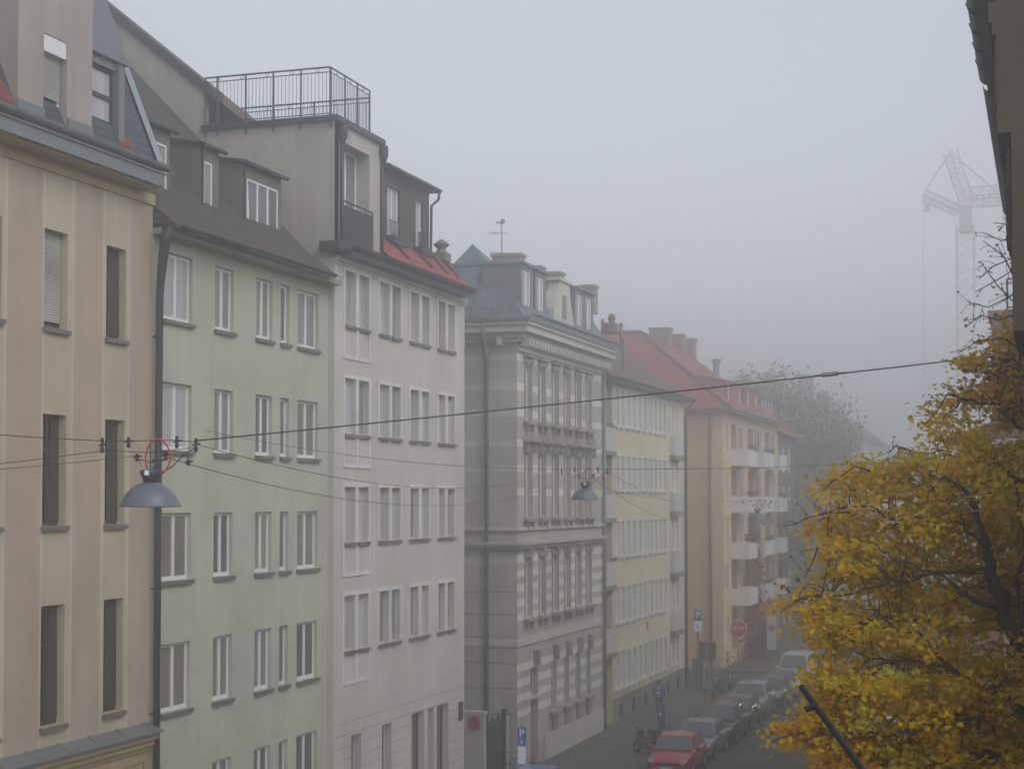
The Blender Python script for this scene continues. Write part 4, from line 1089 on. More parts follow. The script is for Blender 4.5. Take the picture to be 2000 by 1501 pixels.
# ================================================================== RIGHT-HAND SIDE: houses close to the camera
def right_near_house():
    b = thing('brown_house', 'shadowed brown house running out of the frame top right under a black gutter', 'house', (-.3, 20.5, 0))
    Y0, Y1 = 20.5, 36.6
    br = plaster('brown stucco', (.075, .055, .034), .15, .12)
    X = .05; fr = Frame((X, 0, 0), (0, 1, 0), (-1, 0, 0))
    wins = [(u, u + 1.1, z, z + 2.0, .2) for u in (25.6, 29.6, 31.8) for z in (9.0, 5.4)]
    wb = MB(); wall(wb, fr, Y0, Y1, 0, 12.8, wins, .2); shell(wb, X, 9, Y0, Y1, 0, 12.8, 'NB'); part(wb, 'wall', br, b)
    for o in wins: window(fr, *o[:4], b, G_DARK, M_BRNW, .18, (.5,), (.7,), .08)
    # bay that juts out below the frieze
    wb = MB(); xo = -.40; fo = Frame((xo, 0, 0), (0, 1, 0), (-1, 0, 0)); ow = [(u, u + .9, 13.3, 14.9, .12) for u in (22.3, 25.3, 28.3, 31.3)]
    wall(wb, fo, Y0, Y1, 12.8, 15.2, ow, .12); shell(wb, xo, 9, Y0, Y1, 12.8, 15.2, 'NB'); wb.quad((xo, Y0, 12.8), (9, Y0, 12.8), (9, Y1, 12.8), (xo, Y1, 12.8))
    bay = part(wb, 'bay', br, b)
    for o in ow: window(fo, *o[:4], bay, G_DARK, M_BRNW, .1, (), (), .07)
    for u in (20.9, 23.6):
        m = MB(); fbox(m, fo, u, u + 1.1, 13.9, 15.1, .02, .06)
        for i in range(9): fbox(m, fo, u + .05, u + 1.05, 13.97 + i * .125, 14.03 + i * .125, .06, .08)
        part(m, 'shutter', M_GUT, bay)
    xf = -.56; ff = Frame((xf, 0, 0), (0, 1, 0), (-1, 0, 0))
    m = MB(); m.box(xf, 9, Y0, Y1, 15.2, 16.9)
    fbox(m, ff, Y0, Y1, 16.4, 16.55, .001, .05); fbox(m, ff, Y0, Y1, 16.55, 16.8, .001, .09); part(m, 'frieze', br, b)
    m = MB()
    for u in (20.8, 22.3, 24.0, 26.2, 28.4, 31, 33.6): fbox(m, ff, u - .12, u + .12, 15.6, 16.4, .001, .03)
    for z in (15.35, 15.8, 16.1): fbox(m, ff, Y0, Y1, z, z + .025, .001, .01)
    part(m, 'stucco_ornament', plaster('brown ornament', (.11, .09, .06)), b)
    m = MB(); fbox(m, ff, Y0, 25.5, 16.9, 17.05, -.1, .26); part(m, 'soffit', M_GUT, b)
    m = MB(); gutter(m, ff, Y0, 25.5, 17.15, .26, .13)
    y = Y0 + .2
    while y < 25.4: m.tube([ff.p(y, 17.16, .12), ff.p(y, 17.03, .18), ff.p(y, 17.0, .26), ff.p(y, 17.03, .35), ff.p(y, 17.16, .40)], .014, 4); y += .95
    part(m, 'gutter', M_GUT, b)
    m = MB(); m.quad((-.75, Y0, 17.1), (-.75, Y1, 17.1), (5, Y1, 21.5), (5, Y0, 21.5)); m.quad((5, Y0, 21.5), (5, Y1, 21.5), (9, Y1, 17.0), (9, Y0, 17.0)); m.poly([(-.75, Y1, 17.1), (5, Y1, 21.5), (9, Y1, 17)]); m.poly([(-.75, Y0, 17.1), (5, Y0, 21.5), (9, Y0, 17)]); part(m, 'roof', M_TBRN, b)
    m = MB(); fbox(m, ff, 25.52, Y1, 16.82, 17.0, -.1, .24); gutter(m, ff, 25.52, Y1 + .1, 17.02, .25, .09); part(m, 'eave', M_BRNW, b)
right_near_house()
def right_brick_house():
    Y0 = 50.0; X = -1.92
    b = thing('brick_red_house', 'red brick house with a triangular pediment standing behind the yellow maple', 'house', (X, Y0, 0))
    brick = tiled('red facing brick', (.33, .12, .06), (.27, .10, .05), (.22, .14, .09), .25, .08, .9, .4)
    fs = FY(Y0); fr = Frame((X, 0, 0), (0, 1, 0), (-1, 0, 0))
    A = atY(1959, 990, Y0); B = atY(1977, 1088, Y0)
    o1 = [(A.x, B.x, z + B.z, z + A.z, .2) for z in (0, -3.4)]
    wb = MB(); wall(wb, fs, X, 9, 0, 12.6, o1, .2); o2 = [(u, u + 1.1, z, z + 2, .2) for u in (52, 55, 58, 61) for z in (9.6, 6.2, 2.8)]
    wall(wb, fr, Y0, 64, 0, 12.6, o2, .2); shell(wb, X, 9, Y0, 64, 0, 12.6, 'B'); part(wb, 'wall', brick, b)
    for o in o1: window(fs, *o[:4], b, G_MID, M_WHITE, .15, (.5,), (), .06)
    for o in o2: window(fr, *o[:4], b, G_MID, M_WHITE, .15, (.5,), (), .06)
    m = MB()
    for z0, z1, n in ((12.3, 12.45, .12), (12.45, 12.62, .26)): fbox(m, fs, X - .2, 9, z0, z1, .003, n); fbox(m, fr, Y0, 64, z0, z1, .003, n)
    part(m, 'cornice', M_GREYL, b)
    m = MB(); m.prism([(X - .3, Y0 - .3, 12.63), (X + 4.6, Y0 - .3, 12.63), (X + 2.15, Y0 - .3, 14.2)], (0, .5, 0)); m.prism([(X - .38, Y0 - .42, 12.63), (X - .1, Y0 - .42, 12.63), (X + 2.15, Y0 - .42, 14.1), (X + 2.15, Y0 - .42, 14.32)], (0, .62, 0)); part(m, 'pediment', plaster('brown stone', (.20, .15, .12)), b)
    m = MB(); P = atY(1937, 600, Y0 + 1.2)
    m.box(P.x, 6, Y0 + 1.2, 60, 12.6, P.z - .3); m.box(P.x - .12, 6.1, Y0 + 1.08, 60.1, P.z - .3, P.z - .1); up = part(m, 'upper_storey', plaster('brownish attic render', (.26, .19, .15)), b)
    railing('roof_railing', up, (P.x + .45, Y0 + 1.3), (5.5, Y0 + 1.3), P.z - .1, .95, (0, .3, .6, 1), .22)
right_brick_house()
far_house('right_cream_house', 'cream house on the right, mostly hidden behind the maple crown', 66, 90, -1.0, 14.5, 19, M_CREAM, M_TBRN2, 12)
far_house('right_grey_house', 'grey house farthest along the right side, seen only through leaves', 104, 150, -1.0, 14.0, 18.5, M_ATTIC, M_TBRN2, 12)

# ================================================================== DRIVEWAY GAP between rose and grey houses
def gap():
    Yg = YP1 + 1.2; z1 = atY(925, 1395, Yg).z; xe = atY(945, 1440, Yg).x
    m = MB(); m.box(-24, xe, Yg, Yg + .25, 0.1, z1); m.box(-24, xe + .05, Yg - .05, Yg + .3, z1, z1 + .12)
    single(m, 'gate_wall', M_GREY, 'plain pale wall facing up the street behind the rose grey house', 'wall', (xe, Yg, .12))
    c = atY(926, 1411, Yg - .03)
    sg = thing('no_stopping_sign', 'small round red and blue no stopping sign on the pale driveway wall', 'sign', tuple(c))
    m = MB(); m.lathe([(.25, .02), (.25, -.01), (0, -.01)], 28, (0, 0, 0), 'y')
    lpart(m, 'plate', simple('sign red', (.42, .03, .05), .4, var=.03), sg)
    m = MB(); m.lathe([(.18, -.013), (0, -.013)], 28, (0, 0, 0), 'y'); lpart(m, 'blue_field', simple('dull sign violet', (.16, .05, .13), .4, var=.03), sg)
    # iron gate
    ga, gb = yx(950, -20, 1440), yx(989, -20, 1440)
    g = thing('iron_gate', 'black iron bar gate between the pale wall and the grey house', 'gate', (-20.1, ga, .12))
    zt = zx(970, 1395)
    m = MB(); m.box(-20.16, -20.0, ga, ga + .14, 0.12, zt + .25); part(m, 'gate_post', M_IRON, g)
    m = MB(); m.box(-20.16, -20.0, gb - .14, gb, 0.12, zt + .1); part(m, 'gate_post', M_IRON, g)
    m = MB(); yy = ga + .2
    while yy < gb - .2: m.tube([(-20.08, yy, .25), (-20.08, yy, zt - .1 + .12 * math.sin(yy * 9))], .016, 4); yy += .11
    for z in (.3, 1.3, zt - .3): m.tube([(-20.08, ga + .1, z), (-20.08, gb - .1, z)], .025, 4)
    part(m, 'gate_leaf', M_IRON, g)
    m = MB(); y2 = YO0 + .0
    m.box(-20.2, -20.05, gb + .05, YO0 - .9, .12, zt - 0.2); single(m, 'gate_pier_wall', M_GREY, 'short grey wall from the iron gate to the corner of the grey house', 'wall', (-20.1, gb, .12))
gap()

# ================================================================== LAMPS AND SPAN WIRES
def catenary(a, b, sag, n=14):
    a, b = Vector(a), Vector(b)
    return [a.lerp(b, i / n) - Z_ * (sag * 4 * (i / n) * (1 - i / n)) for i in range(n + 1)]
CL = ((-.66, .80, .2), (-.30, .84, .14), (.36, .84, .16), (.62, .80, .18), (-.18, .64, .1), (.21, .66, .12), (.52, .57, .08))
def lamp_mesh(kind):
    m = MB()
    if kind == 'shade':
        pr = [(.07, .315), (.12, .305), (.19, .275), (.26, .225), (.32, .155), (.37, .07), (.40, .012), (.41, 0.0), (.405, -.01), (.395, .0), (.36, .065), (.31, .14), (.25, .21), (.12, .29)]
        m.lathe(pr, 40)
    elif kind == 'housing':
        m.lathe([(0, .30), (.085, .30), (.10, .36), (.13, .41), (.14, .45), (.13, .475), (.05, .49), (0, .49)], 16)
        m.box(.05, .12, -.03, .03, .40, .52)
    elif kind == 'glass':
        m.lathe([(0, -.02), (.3, -.01), (.37, .02)], 24)
    elif kind == 'cable':
        P = [(-.03, 0, .44), (-.06, 0, .56), (-.055, 0, .70), (.0, 0, .83), (.10, 0, .88), (.20, 0, .83), (.265, 0, .70), (.26, 0, .57), (.20, 0, .46), (.12, 0, .41), (.08, 0, .41)]
        Q = []
        for i in range(len(P) - 1):
            p0, p1, p2, p3 = [Vector(P[max(0, min(len(P) - 1, k))]) for k in (i - 1, i, i + 1, i + 2)]
            for s in range(4):
                t = s / 4; Q.append(.5 * ((2 * p1) + (p2 - p0) * t + (2 * p0 - 5 * p1 + 4 * p2 - p3) * t * t + (3 * p1 - p0 - 3 * p2 + p3) * t ** 3))
        m.tube(Q + [Vector(P[-1])], .013, 6)
    elif kind.startswith('clamp'):
        x, z, h = CL[int(kind[5:])]
        m.lathe([(0, z - h / 2), (.02, z - h / 2), (.028, z - h * .2), (.012, z), (.024, z + h * .3), (.02, z + h / 2), (0, z + h / 2)], 7, (x, 0, 0)); m.tube([(x - .05, .0, z), (x + .06, 0, z + .02)], .011, 4)
    elif kind == 'hanger':
        m.tube([(-.66, 0, .845), (-.3, 0, .86), (.36, 0, .865), (.64, 0, .84)], .006, 4); m.tube([(-.64, 0, .73), (0, 0, .705), (.62, 0, .77)], .005, 4)
        m.tube([(.10, 0, .42), (.3, 0, .52), (.48, 0, .70), (.62, 0, .76)], .008, 4); m.tube([(-.16, 0, .62), (.0, 0, .58), (.22, 0, .62)], .007, 4); m.tube([(.50, 0, .72), (.51, 0, .62), (.52, 0, .58)], .007, 4)
        m.tube([(-.18, 0, .64), (-.1, 0, .50)], .006, 4); m.tube([(.21, 0, .64), (.05, 0, .48)], .006, 4); m.tube([(0, 0, .86), (0, 0, .47)], .008, 4)
    return m
LM = {}
M_LAMP = simple('lamp blue grey enamel', (.115, .135, .175), .35, .1, var=.12, scale=5)
def lamp(pos, label, first=None):
    rz = YAW * .6
    if first is None:
        t = thing('street_lamp', label, 'street lamp', pos, 'lamps hung on wires over the street', rz)
        for k, mt, nm in (('shade', M_LAMP, 'lamp_shade'), ('housing', simple('lamp housing', (.045, .048, .07), .4), 'housing'), ('glass', simple('lamp glass', (.5, .5, .5), .2), 'glass'),
                          ('cable', simple('red cable', (.42, .06, .035), .5), 'cable_loop'), *[('clamp%d' % i, simple('wire clamps', (.03, .032, .04), .5), 'wire_clamp') for i in range(7)], ('hanger', M_WIRE, 'hanger_wire')):
            lpart(lamp_mesh(k), nm, mt, t, smooth=(k in ('shade', 'housing', 'cable')))
        m = MB(); m.box(-.028, .028, -.145, -.125, .405, .47); lpart(m, 'number_plate', simple('white tag', (.8, .8, .8), .4), t)
        return t
    r = first.copy(); COL.objects.link(r); r.location = pos; r['label'] = label
    for ch in list(first.children):
        c = ch.copy(); COL.objects.link(c); c.parent = r
    return r
def lamp_pos(px, py, Y): p = atY(px, py, Y); return (p.x, p.y, p.z)
L1 = lamp_pos(293, 988, 19.0)
L2 = lamp_pos(1143, 975, 44.4); L3 = lamp_pos(1479, 1014, 74.8)
la = lamp(L1, 'nearest hanging lamp, wide blue grey dome before the dark downpipe')
lamp(L2, 'middle hanging lamp with small blue dome before the grey house corner', la)
lamp(L3, 'farthest hanging lamp, tiny and faint before the apricot balconies', la)
def wire(pts, r, label, n=5):
    m = MB(); m.tube(pts, r, n)
    return single(m, 'overhead_wire', M_WIRE, label, 'wire', (0, 0, 0), 'wires strung across and along the street')
def off(p, x, z, rz=YAW * .6): return Vector(p) + Vector((x * math.cos(rz), x * math.sin(rz), z))
A = off(L1, .64, .86)
E = atX(1990, 689, -.45)
MID = 0.5
sp = catenary(A, E, .03, 20)
m = MB(); m.tube(sp, .0105, 6)
t = thing('span_wire', 'thick span wire rising from the nearest lamp to the brown house, with turnbuckle', 'wire', tuple(A), 'wires strung across and along the street')
part(m, 'cable', M_WIRE, t)
def along(px):   # point of the span wire seen at this column
    best = min(range(400), key=lambda i: abs(proj(A.lerp(E, i / 399))[0] - px)); return A.lerp(E, best / 399) - Z_ * .02
def proj(p):
    d = Vector(p) - Vector((0, 0, CAM_H)); z = d.dot(FW); return (1000 + F_PX * d.dot(R_) / z, 750.5 + SHIFT - F_PX * d.dot(UP) / z)
p0, p1 = along(1603), along(1640); D = (p1 - p0).normalized()
m = MB(); m.tube([p0 - D * .12, p0], .014, 6); m.tube([p1, p1 + D * .12], .014, 6)
m.tube([p0, p0 + D * .03 + Z_ * .025, p1 - D * .03 + Z_ * .025, p1, p1 - D * .03 - Z_ * .025, p0 + D * .03 - Z_ * .025], .0085, 5, closed=True)
part(m, 'turnbuckle', simple('dark steel', (.05, .05, .055), .4, .5), t)
p0, p1 = along(1885), E
m = MB(); m.tube([p0 - D * .02, p0 + D * .03, p0 + D * .1], [.008, .024, .012], 6); m.tube([p0 + D * .1, p0.lerp(p1, .5), p1], [.014, .02, .016], 6); part(m, 'wire_anchor', simple('dark steel', (.05, .05, .055), .4, .5), t)
B1 = off(L1, -.66, .86)
wire(catenary(B1, atX(-766, 760, -20), .1), .007, 'upper wire from the nearest lamp out past the left edge')
wire(catenary(off(L1, -.64, .73), atX(-766, 980, -20), .05), .005, 'middle wire from the nearest lamp out past the left edge')
wire(catenary(off(L1, -.2, .66), Vector((-15.5, 6.5, 10.9)), .25), .005, 'lowest wire from the nearest lamp towards the lower left')
wire(catenary(off(L1, .66, .80), off(L2, -.66, .85), .55, 24), .006, 'upper of two sagging feed wires from the nearest to the middle lamp')
wire(catenary(off(L1, .22, .64), off(L2, -.2, .7), .75, 24), .006, 'lower of two sagging feed wires from the nearest to the middle lamp')
Wg = atX(404, 841, -19.9)
wire(catenary(Wg, off(L2, -.66, .86), .25, 20), .008, 'span wire from the green house wall to the middle lamp')
m = MB()
for i in range(3): m.lathe([(.02, -.03), (.05, 0), (.02, .03)], 8, (0, 0, 0), 'y') if i == 0 else m.lathe([(.02, i * .14 - .03), (.05, i * .14), (.02, i * .14 + .03)], 8, (0, 0, 0), 'y')
m.tube([(-.12, -.05, 0), (0, .4, 0)], .012, 4)
single(m, 'wall_insulator', M_IRON, 'string of small insulators where a span wire meets the green wall', 'insulator', tuple(Wg))
wire(catenary(off(L2, .66, .86), atX(1990, 871, -1.3), .3, 20), .012, 'long thin wire from the middle lamp to the right through the maple')
wire(catenary(off(L2, .64, .76), off(L3, -.66, .85), .6, 20), .008, 'feed wire from the middle lamp to the farthest lamp')
wire(catenary(off(L2, .22, .62), off(L3, -.2, .66), 1.1, 20), .007, 'low slack feed wire from the middle lamp to the farthest lamp')
wire(catenary(atX(1200, 960, -19.9), off(L3, -.66, .86), .2, 12), .008, 'span wire from the yellow house wall to the farthest lamp')

# bent iron rod that sticks out from the camera's own house
P = atY(1565, 1340, 5.0); Q = atY(1765, 1610, 4.6)
rd = thing('iron_rod', 'dark iron rod with a short stub slanting up across the lower right leaves', 'rod', tuple(Q))
m = MB(); m.tube([P, Q, Q + (Q - P) * .6], [.0095, .0105, .0105], 8); M_ROD = simple('black rod', (.018, .015, .015), .8); part(m, 'rod', M_ROD, rd, True)
m = MB(); a = P.lerp(Q, .15); m.tube([a, a - R_ * .03 - Z_ * .012], .010, 8); part(m, 'stub', M_ROD, rd)

# ================================================================== STREET SIGNS
M_STEEL = simple('galvanised pole', (.28, .28, .29), .45, .4)
M_SBACK = simple('sign back grey', (.09, .10, .10), .5, .2)
M_SBLUE = simple('sign blue', (.03, .10, .36), .4, var=.03); M_SWHITE = simple('sign white', (.78, .78, .78), .4, var=.03); M_SRED = simple('stop red', (.50, .03, .04), .4, var=.03)
def text(body, size, mat, parent, loc, rz=0.0, name='lettering', ext=.002):
    cu = bpy.data.curves.new(name, 'FONT'); cu.body = body; cu.size = size; cu.align_x = 'CENTER'; cu.align_y = 'CENTER'; cu.extrude = ext; cu.offset = size * .02
    cu.materials.append(mat); tmp = bpy.data.objects.new(name, cu); me = bpy.data.meshes.new_from_object(tmp); bpy.data.objects.remove(tmp)
    me.materials.clear(); me.materials.append(mat)
    o = bpy.data.objects.new(name, me); COL.objects.link(o); o.parent = parent; o.location = loc; o.rotation_euler = (PI / 2, 0, rz)
    return o
def plate(m, x0, x1, z0, z1, y0=-.01, y1=.01, r=.06, k=5):
    pts = []
    for cx, cz, a0 in ((x1 - r, z1 - r, 0), (x0 + r, z1 - r, 90), (x0 + r, z0 + r, 180), (x1 - r, z0 + r, 270)):
        for i in range(k): a = rad(a0 + 90 * i / (k - 1)); pts.append((cx + r * math.cos(a), y0, cz + r * math.sin(a)))
    m.prism(pts, (0, y1 - y0, 0))
# stop sign
c = atY(1441, 1227, 97.3)
s = thing('stop_sign', 'red octagonal stop sign on a thin pole before the red creeper', 'sign', (c.x, c.y, 0), None, YAW * .3)
m = MB(); m.tube([(0, .04, .1), (0, .04, c.z + .3)], .035, 8); lpart(m, 'pole', M_STEEL, s)
m = MB(); R8 = .55; m.prism([(R8 * math.cos(rad(22.5 + 45 * i)), 0, c.z + R8 * math.sin(rad(22.5 + 45 * i))) for i in range(8)], (0, .02, 0)); lpart(m, 'white_border', M_SWHITE, s)
m = MB(); R8 = .50; m.prism([(R8 * math.cos(rad(22.5 + 45 * i)), -.008, c.z + R8 * math.sin(rad(22.5 + 45 * i))) for i in range(8)], (0, .006, 0)); lpart(m, 'red_face', M_SRED, s)
text('STOP', .34, M_SWHITE, s, (0, -.014, c.z))
# sign seen from behind on two posts
c0 = atY(1366, 1270, 91.2); c1 = atY(1399, 1270, 91.2)
z0, z1 = atY(1382, 1288, 91.2).z, atY(1382, 1253, 91.2).z
s = thing('back_of_sign', 'large grey sign seen from behind on two posts beside the yellow house end', 'sign', (c0.x, 91.2, 0))
w_ = c1.x - c0.x
m = MB(); plate(m, 0, w_, z0, z1, -.015, .015, .12); lpart(m, 'plate', M_SBACK, s)
m = MB(); m.tube([(w_ * .47, -.05, .1), (w_ * .47, -.05, z1 - .05)], .035, 6); lpart(m, 'post', M_STEEL, s)
m = MB(); m.tube([(.07, -.05, .1), (.07, -.05, z1 + .1)], .045, 6); lpart(m, 'post', M_SBACK, s)
# parking sign with white plate, street name board
c = atY(1363, 1201, 90.0)
s = thing('parking_sign', 'blue parking sign over a white plate, high on a pole by the yellow house', 'sign', (c.x, 90.0, 0), None, YAW * .5)
hs = .21
m = MB(); plate(m, -hs, hs, c.z - .3, c.z + .28); lpart(m, 'blue_panel', M_SBLUE, s)
m = MB(); plate(m, -hs, hs, c.z - .88, c.z - .32); lpart(m, 'white_panel', M_SWHITE, s)
m = MB(); m.box(-.02, .02, -.02, -.012, c.z - .75, c.z - .45); lpart(m, 'panel_mark', M_SBLUE, s)
m = MB(); m.tube([(0, .04, .1), (0, .04, c.z + .3)], .04, 6); lpart(m, 'pole', M_SBACK, s)
text('P', .5, M_SWHITE, s, (0, -.02, c.z))
c = atY(1352, 1246, 90.6)
m = MB(); m.box(-.36, .36, -.01, .01, -.1, .1); m.tube([(-.36, 0, 0), (-.6, .1, 0)], .02, 4)
single(m, 'street_name_board', M_SBACK, 'narrow dark street name board left of the back-facing sign', 'sign', tuple(c))
# near parking sign by the grey house
c = atX(1019, 1437, -17.6)
s = thing('parking_meter_sign', 'blue P sign with a white plate beneath in front of the grey house corner', 'sign', (c.x, c.y, 0), None, YAW * .5)
m = MB(); plate(m, -.15, .15, c.z - .32, c.z + .32, r=.03); lpart(m, 'blue_panel', M_SBLUE, s)
m = MB(); plate(m, -.14, .14, c.z - .95, c.z - .36, r=.03); lpart(m, 'white_panel', M_SWHITE, s)
m = MB(); m.tube([(0, .04, .1), (0, .04, c.z + .4)], .03, 8); lpart(m, 'pole', M_STEEL, s)
text('P', .36, M_SWHITE, s, (0, -.02, c.z + .1)); m = MB(); m.box(-.025, .025, -.018, -.011, c.z - .26, c.z - .13); lpart(m, 'ticket_symbol', M_SWHITE, s)
# tall white notice board between two posts
Yb = 108.0; a = atY(1498, 1268, Yb); bb = atY(1516, 1193, Yb)
s = thing('notice_board', 'tall white board with round no stopping mark between two posts', 'sign', (a.x, Yb, 0))
w_ = bb.x - a.x
m = MB(); m.box(0, w_, -.02, .02, a.z, bb.z); lpart(m, 'board', M_OFFW, s)
m = MB(); m.tube([(0, .05, .1), (0, .05, bb.z)], .05, 6); lpart(m, 'post', M_SBACK, s)
m = MB(); m.tube([(w_, .05, .1), (w_, .05, bb.z)], .05, 6); lpart(m, 'post', M_SBACK, s)
m = MB(); m.lathe([(0, -.03), (.24, -.03), (.24, -.02)], 18, (w_ / 2, 0, (a.z + bb.z) / 2 + .15), 'y'); lpart(m, 'red_ring', M_SRED, s)
m = MB(); m.lathe([(0, -.035), (.17, -.035), (.17, -.03)], 18, (w_ / 2, 0, (a.z + bb.z) / 2 + .15), 'y'); lpart(m, 'blue_disc', M_SBLUE, s)
m = MB(); m.box(.04, w_ - .04, -.03, -.021, bb.z - .3, bb.z - .05); lpart(m, 'red_stripe', M_SRED, s)
# utility pillar at the end of the yellow house
c = atX(1334, 1342, -19.3)
s = thing('utility_pillar', 'tall grey utility pillar at the far corner of the yellow house', 'utility box', (c.x, YY1 + .6, .12))
zt = atY(1334, 1288, YY1 + .6).z
m = MB(); m.box(-.35, .3, -.25, .25, 0, zt - .12); lpart(m, 'cabinet', M_PLINTH, s); m = MB(); m.box(-.4, .35, -.3, .3, zt - .11, zt); lpart(m, 'cap', M_SILL, s)

# ================================================================== CARS
M_TYRE = simple('tyre rubber', (.02, .02, .02), .85); M_RIM = simple('alloy rim', (.35, .35, .36), .35, .6)
M_CGL = simple('car glass', (.10, .125, .135), .08, var=.02, coat=.6); M_CLAMP = simple('lamp lens', (.45, .45, .44), .2, var=.03); M_TAIL = simple('tail lens', (.35, .02, .02), .25)  # car glass base lightened to stand for reflected sky
M_BLKP = simple('black plastic', (.02, .02, .022), .6)
def sup(a, b, t): return a + (b - a) * t
CARK = {  # length, width, height, hood height, cowl x, windscreen top x, roof end x, tail base x, belt
    'hatch': (4.0, 1.72, 1.46, .92, 1.05, 1.72, 3.35, 3.92, .96), 'estate': (4.25, 1.76, 1.46, .92, 1.15, 1.85, 3.75, 4.15, .97),
    'suv': (4.2, 1.80, 1.66, 1.05, 1.0, 1.6, 3.65, 4.1, 1.08), 'van': (4.5, 1.85, 1.92, 1.1, .7, 1.25, 4.25, 4.45, 1.12), 'saloon': (4.3, 1.74, 1.42, .9, 1.2, 1.95, 3.2, 3.85, .94)}
def car(kind, paint, pos, label, toward=True, lights=False, badge=False, rack=False, rz=0.0):
    L, W, H, hh, xc, xt, xr, xb, belt = CARK[kind]; hw = W / 2
    # local: +x to the rear, front at x = 0, z up ; turned so that the front looks at the camera (-y) or away
    ang = PI / 2 if toward else -PI / 2
    t = thing('parked_car' if not lights else 'driving_car', label, 'car', pos, None if lights else 'cars parked along the kerbs', ang + rz)
    m = MB(); ring = []
    st = [(0, .72, .30, .55, .60), (.06, .84, .24, .62, .70), (.25, .93, .20, .66, hh - .14), (.6, .985, .18, .68, hh - .05), (xc, 1.0, .17, .70, hh), (xc + .25, 1.0, .17, .72, belt),
          (L * .5, 1.0, .17, .72, belt + .01), (xb - .35, 1.0, .18, .72, belt + .02), (xb - .02, .97, .22, .70, belt + .02 if kind != 'saloon' else .97), (L - .04, .88, .27, .62, .86 if kind != 'saloon' else .93), (L, .80, .32, .56, .78 if kind != 'saloon' else .86)]
    n = 14
    for (x, wf, zb, zm, zt) in st:
        w_ = hw * wf
        half = [(0, zb), (w_ * .8, zb), (w_ * .97, zb + .07), (w_, zm * .75 + zb * .25), (w_ * 1.0, zm), (w_ * .975, zt - .10), (w_ * .90, zt - .02), (0, zt + .025)]
        ring.append([Vector((x, y, z)) for y, z in half] + [Vector((x, -y, z)) for y, z in half[-2:0:-1]])
    k = len(ring[0]); base = 0
    m.v = [tuple(p) for r_ in ring for p in r_]
    for i in range(len(ring) - 1):
        for j in range(k):
            m.f.append([i * k + j, i * k + (j + 1) % k, (i + 1) * k + (j + 1) % k, (i + 1) * k + j]); m.m.append(0); m.uv.append(None)
    m.f.append(list(range(k))); m.m.append(0); m.uv.append(None); m.f.append([(len(ring) - 1) * k + j for j in range(k)][::-1]); m.m.append(0); m.uv.append(None)
    body = lpart(m, 'body', paint, t, smooth=True)
    sb = body.modifiers.new('soft', 'SUBSURF'); sb.levels = 1; sb.render_levels = 2
    # cabin
    wb, wr = hw * .93, hw * .74; zb, zr = belt - .03, H
    A0, A1, A2, A3 = (xc, wb, zb + (hh - belt)), (xt, wr, zr - .05), (xr, wr * .97, zr - .06), (xb, wb * .93, zb + .02)
    c = MB(); xs = [A0, (sup(A0[0], A1[0], .5), sup(A0[1], A1[1], .45), sup(A0[2], A1[2], .52)), A1, ((xt + xr) / 2, wr * 1.0, zr), A2, (sup(A2[0], A3[0], .5), sup(A2[1], A3[1], .5), sup(A2[2], A3[2], .48)), A3]
    rg = [[Vector((x, -wb * .99, zb - .08)), Vector((x, -y_, z)), Vector((x, -y_ * .5, z + .03)), Vector((x, y_ * .5, z + .03)), Vector((x, y_, z)), Vector((x, wb * .99, zb - .08))] for x, y_, z in xs]
    c.v = [tuple(p) for r_ in rg for p in r_]
    for i in range(len(rg) - 1):
        for j in range(5): c.f.append([i * 6 + j, i * 6 + j + 1, (i + 1) * 6 + j + 1, (i + 1) * 6 + j]); c.m.append(0); c.uv.append(None)
    c.f.append([5, 4, 3, 2, 1, 0]); c.m.append(0); c.uv.append(None); c.f.append([(len(rg) - 1) * 6 + j for j in range(6)]); c.m.append(0); c.uv.append(None)
    lpart(c, 'roof', paint, t, smooth=False)
    def pane(P, nm, push):
        P = [Vector(p) + Vector(push) for p in P]; q = MB(); q.quad(*P); q.quad(*[p - Vector(push) * .5 for p in P][::-1]); return lpart(q, nm, M_CGL, t)
    def mixp(a, b, f): return tuple(sup(a[i], b[i], f) for i in range(3))
    a, b_ = mixp(A0, A1, .06), mixp(A0, A1, .93)
    pane([(a[0], -a[1] * .93, a[2] + .02), (a[0], a[1] * .93, a[2] + .02), (b_[0], b_[1] * .9, b_[2] + .02), (b_[0], -b_[1] * .9, b_[2] + .02)], 'windscreen', (-.03, 0, .03))
    a, b_ = mixp(A3, A2, .1), mixp(A3, A2, .9)
    pane([(a[0], a[1] * .88, a[2] + .02), (a[0], -a[1] * .88, a[2] + .02), (b_[0], -b_[1] * .85, b_[2] + .01), (b_[0], b_[1] * .85, b_[2] + .01)], 'rear_window', (.03, 0, .03))
    for s in (-1, 1):
        xm = xt + (xr - xt) * .48
        z0, z1 = zb + .06, zr - .14
        def yy(z): return (wb * .985 + (wr - wb * .985) * (z - (zb - .08)) / (zr - .05 - (zb - .08)) + .014) * s
        for q0, q1, q2, q3 in (((xc + .22), xm - .03, xm - .03, xt + .05), (xm + .05, xb - .35, xr - .12, xm + .05)):
            P = [(q0, yy(z0), z0), (q1, yy(z0), z0), (q2, yy(z1), z1), (q3, yy(z1), z1)]
            q = MB(); q.quad(*(P if s > 0 else P[::-1])); lpart(q, 'side_window', M_CGL, t)
        m_ = MB(); m_.lathe([(0, -.09), (.07, -.08), (.085, 0), (.07, .08), (0, .09)], 8, (xc + .28, s * (hw + .09), belt + .06), 'y'); lpart(m_, 'mirror', paint, t, smooth=True)
    wr_ = .31
